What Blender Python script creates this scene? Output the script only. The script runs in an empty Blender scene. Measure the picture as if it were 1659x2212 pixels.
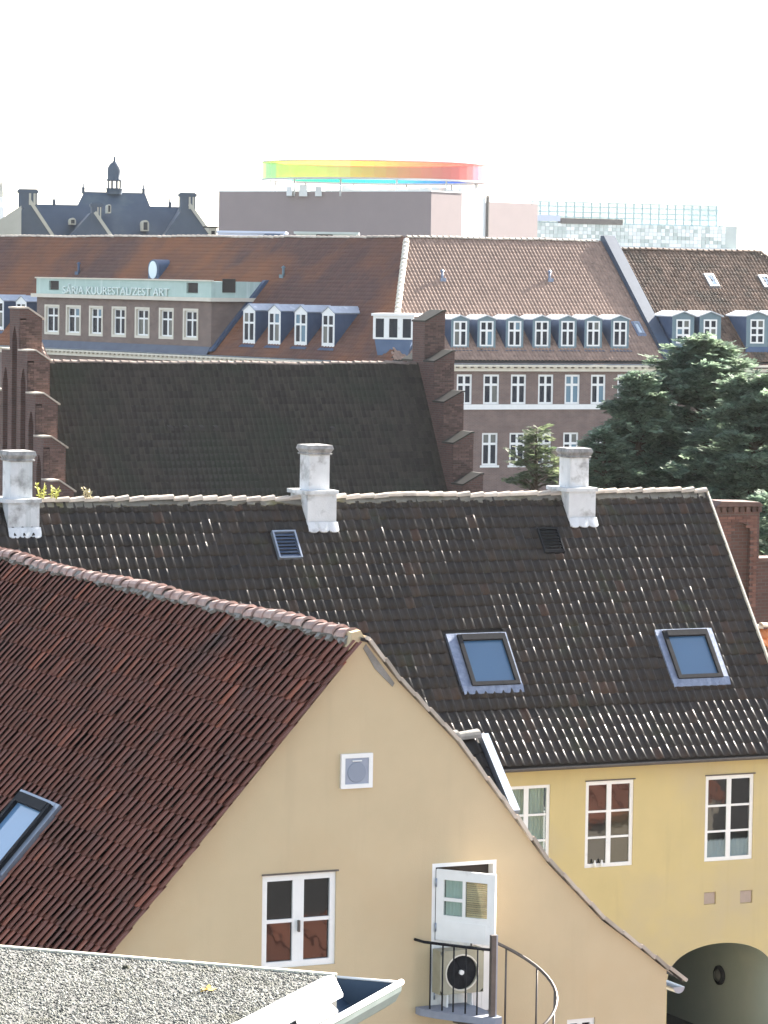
import bpy, bmesh, math, random
import numpy as np
from mathutils import Vector, Matrix

random.seed(7)
rng = np.random.default_rng(7)
R = math.radians
sc = bpy.context.scene
COL = sc.collection

# ------------------------------------------------------------------ camera
ZC = 18.5                       # eye height above the street
FPX, QW, QH = 7500.0, 1659.0, 2212.0   # focal length in the units the photograph was measured in
PITCH = math.atan((QH / 2 - 590.0) / FPX)
ROLL = 0.015
CAM = Vector((0, 0, ZC))
fwd = Vector((0, math.cos(PITCH), -math.sin(PITCH)))
_r0, _u0 = Vector((1, 0, 0)), Vector((0, math.sin(PITCH), math.cos(PITCH)))
rgt = _r0 * math.cos(ROLL) + _u0 * math.sin(ROLL)
upv = -_r0 * math.sin(ROLL) + _u0 * math.cos(ROLL)
cam_d = bpy.data.cameras.new('camera')
cam = bpy.data.objects.new('camera', cam_d)
COL.objects.link(cam)
cam.matrix_world = Matrix((( rgt.x, upv.x, -fwd.x, CAM.x), (rgt.y, upv.y, -fwd.y, CAM.y),
                           (rgt.z, upv.z, -fwd.z, CAM.z), (0, 0, 0, 1)))
cam_d.sensor_fit = 'HORIZONTAL'
cam_d.sensor_width = 36
cam_d.lens = 36 * FPX / QW
cam_d.clip_start = 0.5
cam_d.clip_end = 8000
sc.camera = cam

# ------------------------------------------------------------------ sun, sky, exposure
_th = R(25)
_su, _sv, _sz = 0.815, 0.317, 0.486
SUN = Vector((_su * math.cos(_th) - _sv * math.sin(_th), _su * math.sin(_th) + _sv * math.cos(_th), _sz)).normalized()
sl = bpy.data.lights.new('sun', 'SUN')
sl.energy = 5.0
sl.angle = R(0.5)
sl.color = (1.0, 0.93, 0.83)
so = bpy.data.objects.new('sun', sl)
COL.objects.link(so)
so.rotation_euler = SUN.to_track_quat('Z', 'Y').to_euler()
so.location = (0, 0, 200)
world = bpy.data.worlds.new('World')
sc.world = world
world.use_nodes = True
wn = world.node_tree
wn.nodes.clear()
w_out = wn.nodes.new('ShaderNodeOutputWorld')
w_bg = wn.nodes.new('ShaderNodeBackground')
w_sky = wn.nodes.new('ShaderNodeTexSky')
w_sky.sky_type = 'NISHITA'
w_sky.sun_disc = False
w_sky.sun_elevation = math.asin(SUN.z)
w_sky.sun_rotation = math.atan2(SUN.x, SUN.y)
w_sky.air_density = 1.0
w_sky.dust_density = 1.0
w_sky.ozone_density = 1.0
w_hsv = wn.nodes.new('ShaderNodeHueSaturation')
w_hsv.inputs['Saturation'].default_value = 0.6
wn.links.new(w_sky.outputs[0], w_hsv.inputs['Color'])
wn.links.new(w_hsv.outputs[0], w_bg.inputs['Color'])
w_bg.inputs['Strength'].default_value = 0.065
wn.links.new(w_bg.outputs[0], w_out.inputs[0])
sc.view_settings.view_transform = 'Standard'
sc.view_settings.look = 'None'
sc.view_settings.gamma = 1
sc.view_settings.use_curve_mapping = False
sc.view_settings.exposure = 2.8

# ------------------------------------------------------------------ measuring helpers
def ray(qx, qy):
    return fwd + rgt * ((qx - QW / 2) / FPX) + upv * ((QH / 2 - qy) / FPX)

def at(qx, qy, Y):
    d = ray(qx, qy)
    return CAM + d * (Y / d.y)

def project(p):
    d = p - CAM
    k = FPX / d.dot(fwd)
    return QW / 2 + d.dot(rgt) * k, QH / 2 - d.dot(upv) * k

class Frame:
    """a building's own axes: x along its front, y into it, z up"""
    def __init__(self, origin, deg):
        self.M = Matrix.Translation(origin) @ Matrix.Rotation(R(deg), 4, 'Z')
        self.I = self.M.inverted()
        self.deg = deg
    def hit(self, q, p0, n):
        d = self.I.to_3x3() @ ray(*q)
        o = self.I @ CAM
        n = Vector(n)
        return o + d * ((Vector(p0) - o).dot(n) / d.dot(n))
    def y(self, q, y=0.0):
        return self.hit(q, (0, y, 0), (0, 1, 0))
    def x(self, q, x=0.0):
        return self.hit(q, (x, 0, 0), (1, 0, 0))
    def z(self, q, z):
        return self.hit(q, (0, 0, z), (0, 0, 1))
    def w(self, p):
        return self.M @ Vector(p)

WM = {}
def link(o, M, parent=None):
    COL.objects.link(o)
    WM[o.name] = M.copy()
    if parent is not None:
        o.parent = parent
        o.matrix_local = WM[parent.name].inverted() @ M
    else:
        o.matrix_world = M
    return o

def tag(o, label=None, cat=None, group=None, kind=None):
    if label: o['label'] = label
    if cat: o['category'] = cat
    if group: o['group'] = group
    if kind: o['kind'] = kind
    return o

def thing(name, fr, label, cat, group=None):
    return tag(link(bpy.data.objects.new(name, None), fr.M if isinstance(fr, Frame) else fr), label, cat, group)

# ------------------------------------------------------------------ mesh helper
class MB:
    def __init__(self):
        self.v, self.f, self.sm, self.mi = [], [], [], []
    def face(self, pts, smooth=False, mi=0):
        n = len(self.v)
        self.v += [tuple(p) for p in pts]
        self.f.append(tuple(range(n, n + len(pts))))
        self.sm.append(smooth); self.mi.append(mi)
    def box(self, x0, x1, y0, y1, z0, z1, mi=0, M=None):
        c = [Vector((x, y, z)) for z in (z0, z1) for y in (y0, y1) for x in (x0, x1)]
        if M is not None: c = [M @ p for p in c]
        n = len(self.v)
        self.v += [tuple(p) for p in c]
        for f in ((0, 2, 3, 1), (4, 5, 7, 6), (0, 1, 5, 4), (2, 6, 7, 3), (1, 3, 7, 5), (0, 4, 6, 2)):
            self.f.append(tuple(n + i for i in f)); self.sm.append(False); self.mi.append(mi)
        return self
    def prism(self, pts, off, mi=0):
        """closed prism from a planar ring of points and an offset"""
        off = Vector(off); a = [Vector(p) for p in pts]; b = [p + off for p in a]
        nrm = Vector((0, 0, 0))
        for i in range(len(a)):
            nrm += a[i].cross(a[(i + 1) % len(a)])
        if nrm.dot(off) > 0: a, b = a[::-1], b[::-1]
        n = len(a); s = len(self.v)
        self.v += [tuple(p) for p in a] + [tuple(p) for p in b]
        self.f.append(tuple(range(s, s + n)))
        self.f.append(tuple(range(s + 2 * n - 1, s + n - 1, -1)))
        for i in range(n):
            j = (i + 1) % n
            self.f.append((s + j, s + i, s + n + i, s + n + j))
        self.sm += [False] * (n + 2); self.mi += [mi] * (n + 2)
        return self
    def tube(self, pts, r, seg=8, caps=True, smooth=True, radii=None):
        pts = [Vector(p) for p in pts]
        rings = []
        for i, p in enumerate(pts):
            d = (pts[min(i + 1, len(pts) - 1)] - pts[max(i - 1, 0)]).normalized()
            a = d.orthogonal().normalized() if i == 0 else (prev - d * prev.dot(d)).normalized()
            prev = a
            b = d.cross(a)
            rr = radii[i] if radii else r
            rings.append([p + (a * math.cos(2 * math.pi * k / seg) + b * math.sin(2 * math.pi * k / seg)) * rr for k in range(seg)])
        s = len(self.v)
        for rg in rings: self.v += [tuple(p) for p in rg]
        for i in range(len(rings) - 1):
            for k in range(seg):
                k2 = (k + 1) % seg
                self.f.append((s + i * seg + k, s + i * seg + k2, s + (i + 1) * seg + k2, s + (i + 1) * seg + k))
                self.sm.append(smooth); self.mi.append(0)
        if caps:
            self.f.append(tuple(s + k for k in range(seg))[::-1]); self.sm.append(False); self.mi.append(0)
            self.f.append(tuple(s + (len(rings) - 1) * seg + k for k in range(seg))); self.sm.append(False); self.mi.append(0)
        return self
    def lathe(self, prof, c=(0, 0, 0), seg=16):
        s = len(self.v); c = Vector(c)
        for r, z in prof:
            for k in range(seg):
                t = 2 * math.pi * k / seg
                self.v.append((c.x + r * math.cos(t), c.y + r * math.sin(t), c.z + z))
        for i in range(len(prof) - 1):
            for k in range(seg):
                k2 = (k + 1) % seg
                self.f.append((s + i * seg + k, s + i * seg + k2, s + (i + 1) * seg + k2, s + (i + 1) * seg + k))
                self.sm.append(True); self.mi.append(0)
        return self
    def wall(self, x0, x1, z0, z1, y, holes, depth=0.12, mi=0, top=None):
        """front sheet at y facing -y with real openings (x0,x1,z0,z1) and their reveals"""
        xs = sorted({x0, x1, *[h[0] for h in holes], *[h[1] for h in holes]})
        zs = sorted({z0, z1, *[h[2] for h in holes], *[h[3] for h in holes]})
        xs = [x for x in xs if x0 - 1e-6 <= x <= x1 + 1e-6]; zs = [z for z in zs if z0 - 1e-6 <= z <= z1 + 1e-6]
        for i in range(len(xs) - 1):
            for j in range(len(zs) - 1):
                cx, cz = (xs[i] + xs[i + 1]) / 2, (zs[j] + zs[j + 1]) / 2
                if any(h[0] < cx < h[1] and h[2] < cz < h[3] for h in holes): continue
                self.face([(xs[i], y, zs[j]), (xs[i + 1], y, zs[j]), (xs[i + 1], y, zs[j + 1]), (xs[i], y, zs[j + 1])], mi=mi)
        d = depth
        for a, b, c, e in holes:
            self.face([(a, y, c), (a, y + d, c), (b, y + d, c), (b, y, c)], mi=mi)
            self.face([(a, y, e), (b, y, e), (b, y + d, e), (a, y + d, e)], mi=mi)
            self.face([(a, y, c), (a, y, e), (a, y + d, e), (a, y + d, c)], mi=mi)
            self.face([(b, y, c), (b, y + d, c), (b, y + d, e), (b, y, e)], mi=mi)
        return self
    def mesh(self, name, mats):
        me = bpy.data.meshes.new(name)
        me.from_pydata(self.v, [], self.f)
        me.polygons.foreach_set('use_smooth', self.sm)
        me.polygons.foreach_set('material_index', self.mi)
        for m in (mats if isinstance(mats, (list, tuple)) else [mats]): me.materials.append(m)
        me.update()
        return me
    def build(self, name, mats, parent, M, kind=None, label=None):
        o = bpy.data.objects.new(name, self.mesh(name, mats))
        link(o, M.M if isinstance(M, Frame) else M, parent)
        return tag(o, label=label, kind=kind)

def np_mesh(name, V, F, mat, smooth=None):
    """V (n,3), F (m,4) or (m,3)"""
    me = bpy.data.meshes.new(name)
    k = F.shape[1]
    me.vertices.add(len(V)); me.vertices.foreach_set('co', np.ascontiguousarray(V, dtype=np.float32).ravel())
    me.loops.add(F.size); me.loops.foreach_set('vertex_index', np.ascontiguousarray(F, dtype=np.int32).ravel())
    me.polygons.add(len(F))
    me.polygons.foreach_set('loop_start', np.arange(0, F.size, k, dtype=np.int32))
    me.polygons.foreach_set('loop_total', np.full(len(F), k, dtype=np.int32))
    if smooth is not None: me.polygons.foreach_set('use_smooth', smooth)
    me.materials.append(mat)
    me.update(calc_edges=True)
    return me

# ------------------------------------------------------------------ materials
def material(name, c1, c2=None, scale=3.0, rough=0.8, metal=0.0, bump=0.0, bscale=40.0, isl=0.0, isl_cols=None,
             stain=None, stain_scale=0.7, stain_lo=0.55, stain_hi=0.7, spec=0.5, detail=6.0, bdist=0.02, stretch=None, streak=None):
    m = bpy.data.materials.new(name); m.use_nodes = True
    nt = m.node_tree; N, L = nt.nodes, nt.links
    b = N['Principled BSDF']
    b.inputs['Roughness'].default_value = rough
    b.inputs['Metallic'].default_value = metal
    b.inputs['Specular IOR Level'].default_value = spec
    geo = N.new('ShaderNodeNewGeometry')
    pos = geo.outputs['Position']
    if stretch:
        mp = N.new('ShaderNodeMapping'); mp.inputs['Scale'].default_value = stretch
        L.new(pos, mp.inputs['Vector']); npos = mp.outputs[0]
    else: npos = pos
    def noise(s, det=detail, vec=None):
        n = N.new('ShaderNodeTexNoise'); n.inputs['Scale'].default_value = s; n.inputs['Detail'].default_value = det
        n.inputs['Roughness'].default_value = 0.62
        L.new(vec or npos, n.inputs['Vector']); return n.outputs['Fac']
    def mixc(f, a, c):
        x = N.new('ShaderNodeMix'); x.data_type = 'RGBA'
        if isinstance(f, float): x.inputs[0].default_value = f
        else: L.new(f, x.inputs[0])
        for s, v in ((6, a), (7, c)):
            if isinstance(v, tuple): x.inputs[s].default_value = (*v, 1)
            else: L.new(v, x.inputs[s])
        return x.outputs[2]
    def rng_(f, lo, hi, a=0.0, c=1.0):
        r = N.new('ShaderNodeMapRange'); r.inputs[1].default_value = lo; r.inputs[2].default_value = hi
        r.inputs[3].default_value = a; r.inputs[4].default_value = c
        L.new(f, r.inputs[0]); return r.outputs[0]
    col = mixc(rng_(noise(scale), 0.3, 0.7), c1, c2 or c1)
    if isl or isl_cols:
        oi = N.new('ShaderNodeObjectInfo')
        ad = N.new('ShaderNodeMath'); ad.operation = 'ADD'
        L.new(geo.outputs['Random Per Island'], ad.inputs[0]); L.new(oi.outputs['Random'], ad.inputs[1])
        fr = N.new('ShaderNodeMath'); fr.operation = 'FRACT'; L.new(ad.outputs[0], fr.inputs[0])
        if isl_cols:
            rp = N.new('ShaderNodeValToRGB'); rp.color_ramp.interpolation = 'LINEAR'
            el = rp.color_ramp.elements
            el[0].position = isl_cols[0][0]; el[0].color = (*isl_cols[0][1], 1)
            el[1].position = isl_cols[-1][0]; el[1].color = (*isl_cols[-1][1], 1)
            for p, c in isl_cols[1:-1]:
                e = el.new(p); e.color = (*c, 1)
            L.new(fr.outputs[0], rp.inputs[0])
            mu = N.new('ShaderNodeMix'); mu.data_type = 'RGBA'; mu.blend_type = 'MULTIPLY'; mu.inputs[0].default_value = 1
            L.new(col, mu.inputs[6]); L.new(rp.outputs[0], mu.inputs[7]); col = mu.outputs[2]
        else:
            v = rng_(fr.outputs[0], 0, 1, 1 - isl, 1 + isl)
            mu = N.new('ShaderNodeVectorMath'); mu.operation = 'SCALE'
            L.new(col, mu.inputs[0]); L.new(v, mu.inputs['Scale']); col = mu.outputs[0]
    if stain:
        col = mixc(rng_(noise(stain_scale, 8.0, pos), stain_lo, stain_hi), col, stain)
    if streak:
        mp2 = N.new('ShaderNodeMapping'); mp2.inputs['Scale'].default_value = (2.2, 2.2, 0.16)
        L.new(pos, mp2.inputs['Vector'])
        col = mixc(rng_(noise(1.0, 6.0, mp2.outputs[0]), 0.55, 0.75, 0.0, 0.6), col, streak)
    L.new(col, b.inputs['Base Color'])
    if bump:
        bp = N.new('ShaderNodeBump'); bp.inputs['Strength'].default_value = bump; bp.inputs['Distance'].default_value = bdist
        L.new(noise(bscale, 4.0, pos), bp.inputs['Height']); L.new(bp.outputs[0], b.inputs['Normal'])
    return m

def brick_material(name, c1, c2, mortar, bw=0.24, bh=0.08, deg=0.0, mort=0.012, bump=0.3):
    m = material(name, c1)
    nt = m.node_tree; N, L = nt.nodes, nt.links
    b = N['Principled BSDF']; b.inputs['Roughness'].default_value = 0.9
    geo = N.new('ShaderNodeNewGeometry')
    rot = N.new('ShaderNodeVectorRotate'); rot.rotation_type = 'Z_AXIS'; rot.inputs['Angle'].default_value = -R(deg)
    L.new(geo.outputs['Position'], rot.inputs['Vector'])
    sep = N.new('ShaderNodeSeparateXYZ'); L.new(rot.outputs[0], sep.inputs[0])
    ad = N.new('ShaderNodeMath'); L.new(sep.outputs[0], ad.inputs[0]); L.new(sep.outputs[1], ad.inputs[1])
    cmb = N.new('ShaderNodeCombineXYZ'); L.new(ad.outputs[0], cmb.inputs[0]); L.new(sep.outputs[2], cmb.inputs[1])
    t = N.new('ShaderNodeTexBrick')
    L.new(cmb.outputs[0], t.inputs['Vector'])
    t.inputs['Scale'].default_value = 1; t.inputs['Brick Width'].default_value = bw; t.inputs['Row Height'].default_value = bh
    t.inputs['Mortar Size'].default_value = mort; t.inputs['Mortar Smooth'].default_value = 0.3
    t.inputs['Color1'].default_value = (*c1, 1); t.inputs['Color2'].default_value = (*c2, 1); t.inputs['Mortar'].default_value = (*mortar, 1)
    n = N.new('ShaderNodeTexNoise'); n.inputs['Scale'].default_value = 1.3; n.inputs['Detail'].default_value = 8
    L.new(geo.outputs['Position'], n.inputs['Vector'])
    mr = N.new('ShaderNodeMapRange'); mr.inputs[1].default_value = 0.3; mr.inputs[2].default_value = 0.7
    mr.inputs[3].default_value = 0.86; mr.inputs[4].default_value = 1.13; L.new(n.outputs['Fac'], mr.inputs[0])
    mu = N.new('ShaderNodeVectorMath'); mu.operation = 'SCALE'; L.new(t.outputs['Color'], mu.inputs[0]); L.new(mr.outputs[0], mu.inputs['Scale'])
    L.new(mu.outputs[0], b.inputs['Base Color'])
    bp = N.new('ShaderNodeBump'); bp.inputs['Strength'].default_value = bump; bp.inputs['Distance'].default_value = 0.01; bp.invert = True
    L.new(t.outputs['Fac'], bp.inputs['Height']); L.new(bp.outputs[0], b.inputs['Normal'])
    return m

def glass_material(name, tint, clear=0.0, rough=0.03, spec=0.8, transp=(0.85, 0.9, 0.9)):
    """dark-room window glass (clear=0) or see-through glass"""
    m = bpy.data.materials.new(name); m.use_nodes = True
    N, L = m.node_tree.nodes, m.node_tree.links
    b = N['Principled BSDF']
    b.inputs['Base Color'].default_value = (*tint, 1); b.inputs['Roughness'].default_value = rough
    b.inputs['Specular IOR Level'].default_value = spec
    bp = N.new('ShaderNodeBump'); bp.inputs['Strength'].default_value = 0.03; bp.inputs['Distance'].default_value = 0.05
    n = N.new('ShaderNodeTexNoise'); n.inputs['Scale'].default_value = 2.5
    g = N.new('ShaderNodeNewGeometry'); L.new(g.outputs['Position'], n.inputs['Vector'])
    L.new(n.outputs['Fac'], bp.inputs['Height']); L.new(bp.outputs[0], b.inputs['Normal'])
    if clear > 0:
        t = N.new('ShaderNodeBsdfTransparent'); t.inputs[0].default_value = (*transp, 1)
        mx = N.new('ShaderNodeMixShader'); mx.inputs[0].default_value = clear
        L.new(b.outputs[0], mx.inputs[1]); L.new(t.outputs[0], mx.inputs[2])
        L.new(mx.outputs[0], N['Material Output'].inputs[0])
    return m

def coloured_glass(name, c):
    m = bpy.data.materials.new(name); m.use_nodes = True
    N, L = m.node_tree.nodes, m.node_tree.links
    b = N['Principled BSDF']; b.inputs['Base Color'].default_value = (*c, 1); b.inputs['Roughness'].default_value = 0.1
    t = N.new('ShaderNodeBsdfTransparent'); t.inputs[0].default_value = (*c, 1)
    mx = N.new('ShaderNodeMixShader'); mx.inputs[0].default_value = 0.7
    L.new(b.outputs[0], mx.inputs[1]); L.new(t.outputs[0], mx.inputs[2]); L.new(mx.outputs[0], N['Material Output'].inputs[0])
    return m

OCHRE = material('ochre_render', (0.505, 0.405, 0.255), (0.545, 0.435, 0.275), scale=1.2, rough=0.92, bump=0.25, bscale=60, stain=(0.515, 0.39, 0.235), stain_scale=0.35, stain_lo=0.5, stain_hi=0.75, bdist=0.01, streak=(0.455, 0.365, 0.235))
YELLOW = material('yellow_limewash', (0.52, 0.425, 0.205), (0.57, 0.46, 0.22), scale=1.0, rough=0.92, bump=0.25, bscale=50, stain=(0.48, 0.40, 0.245), stain_scale=0.3, stain_lo=0.45, stain_hi=0.7, bdist=0.01, streak=(0.45, 0.365, 0.19))
REDTILE = material('red_clay_tile', (0.145, 0.052, 0.036), (0.175, 0.064, 0.042), scale=5, rough=0.75, bump=0.3, bscale=60,
                   isl_cols=[(0, (0.84, 0.82, 0.82)), (0.25, (0.94, 0.91, 0.91)), (0.55, (1, 0.96, 0.96)), (0.93, (1.12, 1.05, 1.02)), (1, (1.7, 1.5, 1.3))],
                   stain=(0.085, 0.048, 0.040), stain_scale=0.6, stain_lo=0.52, stain_hi=0.75)
DARKTILE = material('soot_dark_tile', (0.019, 0.0155, 0.0135), (0.027, 0.022, 0.0185), spec=.3, scale=4, rough=0.48, bump=0.25, bscale=50,
                    isl_cols=[(0, (0.6, 0.6, 0.62)), (0.5, (0.95, 0.95, 0.95)), (0.9, (1.2, 1.15, 1.1)), (0.97, (1.7, 1.4, 1.2)), (1, (2.2, 1.5, 1.2))],
                    stain=(0.026, 0.028, 0.014), stain_scale=0.8, stain_lo=0.58, stain_hi=0.72)
CHURCHTILE = material('mossy_brown_tile', (0.028, 0.023, 0.019), (0.038, 0.031, 0.025), scale=3, rough=0.9, isl=0.35,
                      stain=(0.022, 0.026, 0.017), stain_scale=0.35, stain_lo=0.45, stain_hi=0.65)
WINGTILE = material('brown_red_plain_tile', (0.100, 0.056, 0.050), (0.122, 0.062, 0.050), scale=1.0, rough=0.9, isl=0.1, stain=(0.215, 0.088, 0.045), stain_scale=0.13, stain_lo=0.40, stain_hi=0.60)
PANTILE = material('weathered_pink_pantile', (0.25, 0.170, 0.135), (0.31, 0.21, 0.165), scale=2, rough=0.85, isl=0.14, stain=(0.12, 0.08, 0.06), stain_scale=1.6, stain_lo=0.6, stain_hi=0.75)
BROWNPAN = material('weathered_brown_pantile', (0.13, 0.085, 0.06), (0.17, 0.11, 0.08), scale=2, rough=0.85, isl=0.35, stain=(0.07, 0.06, 0.045), stain_scale=0.5, stain_lo=0.5, stain_hi=0.7)
ORANGETILE = material('orange_clay_tile', (0.42, 0.15, 0.06), (0.5, 0.2, 0.09), scale=3, rough=0.85, isl=0.3)
RIDGETILE = material('sunlit_ridge_tile', (0.36, 0.30, 0.245), (0.50, 0.44, 0.37), scale=4, rough=0.8, isl=0.25, bump=0.2)  # sun glare on exposed tile tops lifted into the base colour
REDRIDGE = material('red_ridge_tile', (0.27, 0.16, 0.135), (0.46, 0.34, 0.29), scale=4, rough=0.75, isl=0.25, bump=0.2)
MORTAR = material('lime_mortar', (0.17, 0.16, 0.14), (0.30, 0.285, 0.26), scale=3, rough=0.95, bump=0.5, bscale=30, stain=(0.12, 0.11, 0.09), stain_scale=1.5)
WHITE = material('white_paint', (0.74, 0.74, 0.72), (0.80, 0.80, 0.78), scale=4, rough=0.5, stain=(0.55, 0.54, 0.52), stain_scale=2.5, stain_lo=0.62, stain_hi=0.8)
CREAM = material('cream_cornice', (0.62, 0.57, 0.47), (0.7, 0.65, 0.55), scale=1.5, rough=0.8)
CHIMNEY = material('limewashed_chimney', (0.50, 0.51, 0.52), (0.62, 0.63, 0.64), scale=2.0, rough=0.9, bump=0.4, bscale=25, stain=(0.22, 0.215, 0.21), stain_scale=2.1, stain_lo=0.52, stain_hi=0.70, streak=(0.20, 0.235, 0.23))
SOOT = material('sooty_render', (0.10, 0.10, 0.10), (0.42, 0.41, 0.40), scale=4, rough=0.95, bump=0.4, bscale=30)
ZINC = material('zinc', (0.24, 0.28, 0.34), (0.32, 0.36, 0.42), scale=3, rough=0.42, metal=0.55, stain=(0.55, 0.58, 0.62), stain_scale=2.0, stain_lo=0.6, stain_hi=0.75)
BLUEZINC = material('blue_painted_zinc', (0.05, 0.085, 0.155), (0.075, 0.115, 0.19), scale=1.5, rough=0.5, metal=0.2)
GREENZINC = material('blue_green_painted_zinc', (0.12, 0.185, 0.22), (0.155, 0.22, 0.25), scale=1.5, rough=0.5, metal=0.2)
LEAD = material('lead_flashing', (0.13, 0.16, 0.23), (0.24, 0.28, 0.37), scale=9, rough=0.45, metal=0.3, bump=0.5, bscale=20)
VERDIGRIS = material('pale_verdigris', (0.38, 0.50, 0.45), (0.46, 0.57, 0.52), scale=1.0, rough=0.8, streak=(0.72, 0.78, 0.74))
BLACKMETAL = material('black_metal', (0.016, 0.017, 0.02), (0.024, 0.025, 0.028), scale=9, rough=0.75, metal=0.0, spec=.12)
STEEL = material('brown_grey_steel', (0.085, 0.075, 0.07), (0.12, 0.105, 0.095), scale=7, rough=0.5, metal=0.3)
DECK = material('blue_grey_deck', (0.19, 0.21, 0.26), (0.25, 0.27, 0.32), scale=5, rough=0.8)
HATCH = material('grey_hatch', (0.27, 0.30, 0.37), (0.32, 0.35, 0.42), scale=4, rough=0.6)
OLIVE = material('faded_beige_plastic', (0.30, 0.28, 0.20), (0.38, 0.36, 0.27), scale=4, rough=0.6)
GLASSDARK = glass_material('dark_window_glass', (0.010, 0.011, 0.012), spec=.55)
GLASSFAR = glass_material('far_window_glass', (0.010, 0.017, 0.030), rough=0.06, spec=.35)
GLASSSKY = glass_material('skylight_glass', (0.045, 0.11, 0.20), rough=0.02, spec=1.0)  # blue of the reflected sky put into the base colour
GLASSCLEAR = glass_material('clear_glass', (0.02, 0.02, 0.02), clear=0.93)
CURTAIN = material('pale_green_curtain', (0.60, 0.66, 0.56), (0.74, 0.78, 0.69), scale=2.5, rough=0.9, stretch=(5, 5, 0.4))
REDROOM = material('rust_red_cloth', (0.16, 0.05, 0.03), (0.30, 0.10, 0.05), scale=6, rough=0.9)
MIRRORSLAT = material('tan_mirrored_wall', (0.70, 0.47, 0.25), (0.82, 0.62, 0.38), scale=5, rough=0.7, isl=0.2)  # tan of the wall mirrored in the door leaf
BRICKD = brick_material('brown_brick', (0.15, 0.098, 0.083), (0.19, 0.12, 0.10), (0.21, 0.18, 0.165), deg=24)
BRICKL = brick_material('brown_brick_left', (0.16, 0.11, 0.092), (0.20, 0.135, 0.11), (0.22, 0.19, 0.17), deg=-50)
BRICKC = brick_material('medieval_brick', (0.082, 0.042, 0.035), (0.115, 0.058, 0.047), (0.10, 0.083, 0.075), bw=0.28, bh=0.10, deg=26)
BRICKPIECE = material('hand_made_brick', (0.13, 0.062, 0.048), (0.18, 0.088, 0.066), scale=3, rough=0.9, isl=0.3, bump=0.3)
BRICKPALE = material('weathered_brick', (0.080, 0.048, 0.041), (0.12, 0.072, 0.058), scale=3, rough=0.9, isl=0.4, bump=0.3)
BRICKM = material('museum_brick', (0.185, 0.15, 0.155), (0.20, 0.162, 0.165), scale=0.3, rough=0.9)
SLATE = material('blue_black_slate', (0.040, 0.060, 0.090), (0.058, 0.082, 0.118), scale=0.6, rough=0.6, stain=(0.09, 0.12, 0.135), stain_scale=0.2)
STONE = material('pale_stone', (0.38, 0.37, 0.31), (0.45, 0.44, 0.38), scale=0.6, rough=0.9)
CONCRETE = material('pale_panel', (0.70, 0.76, 0.74), (0.78, 0.82, 0.80), scale=0.4, rough=0.6,
                    isl_cols=[(0, (0.55, 0.62, 0.6)), (0.3, (0.8, 0.85, 0.83)), (0.6, (1, 1, 1)), (1, (1.25, 1.25, 1.25))])
ROOFPLANT = material('pale_roof_plant', (0.55, 0.58, 0.58), (0.66, 0.7, 0.7), scale=0.3, rough=0.6)
GROUND = material('cobbled_ground', (0.07, 0.067, 0.063), (0.10, 0.096, 0.09), scale=0.5, rough=0.95)
FELT = material('mineral_felt', (0.06, 0.06, 0.058), (0.10, 0.10, 0.095), scale=30, rough=0.95)
GRIT = material('grey_roof_grit', (0.13, 0.135, 0.125), (0.21, 0.21, 0.195), scale=3, rough=0.9, stain=(.10, .10, .075), stain_scale=2.2, stain_lo=.56, stain_hi=.72,
                isl_cols=[(0, (0.2, 0.2, 0.21)), (0.4, (0.6, 0.6, 0.58)), (0.7, (1.05, 1.05, 1.0)), (1, (2.2, 2.2, 2.1))])
TRIM = material('white_metal_trim', (0.78, 0.78, 0.76), (0.84, 0.84, 0.82), scale=6, rough=0.4, stain=(0.6, 0.58, 0.5), stain_scale=3)
NEEDLE = material('conifer_needles', (0.115, 0.175, 0.13), (0.235, 0.30, 0.20), scale=0.9, rough=0.7, isl=0.45)
NEEDLEP = material('pale_conifer_needles', (0.075, 0.11, 0.06), (0.15, 0.175, 0.095), scale=0.9, rough=0.7, isl=0.45)
for nm_ in (NEEDLE, NEEDLEP):
    N_, L_ = nm_.node_tree.nodes, nm_.node_tree.links
    tr_ = N_.new('ShaderNodeBsdfTranslucent'); mx_ = N_.new('ShaderNodeMixShader'); mx_.inputs[0].default_value = .5
    L_.new(N_['Principled BSDF'].inputs['Base Color'].links[0].from_socket, tr_.inputs[0])
    L_.new(N_['Principled BSDF'].outputs[0], mx_.inputs[1]); L_.new(tr_.outputs[0], mx_.inputs[2])
    L_.new(mx_.outputs[0], N_['Material Output'].inputs[0])
BARK = material('bark', (0.07, 0.05, 0.035), (0.11, 0.085, 0.06), scale=6, rough=0.95)
WEED = material('yellow_green_weed', (0.30, 0.32, 0.05), (0.42, 0.40, 0.10), scale=30, rough=0.8)
DRYWEED = material('dry_weed', (0.32, 0.27, 0.15), (0.42, 0.36, 0.2), scale=30, rough=0.8)
LEAFM = material('yellow_leaf', (0.60, 0.36, 0.04), (0.70, 0.45, 0.08), scale=60, rough=0.7)
MOSS = material('dark_moss', (0.03, 0.03, 0.02), (0.05, 0.05, 0.03), scale=60, rough=1)
TUNNEL = material('grey_green_passage', (0.32, 0.37, 0.31), (0.38, 0.42, 0.35), scale=0.8, rough=0.9)

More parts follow.
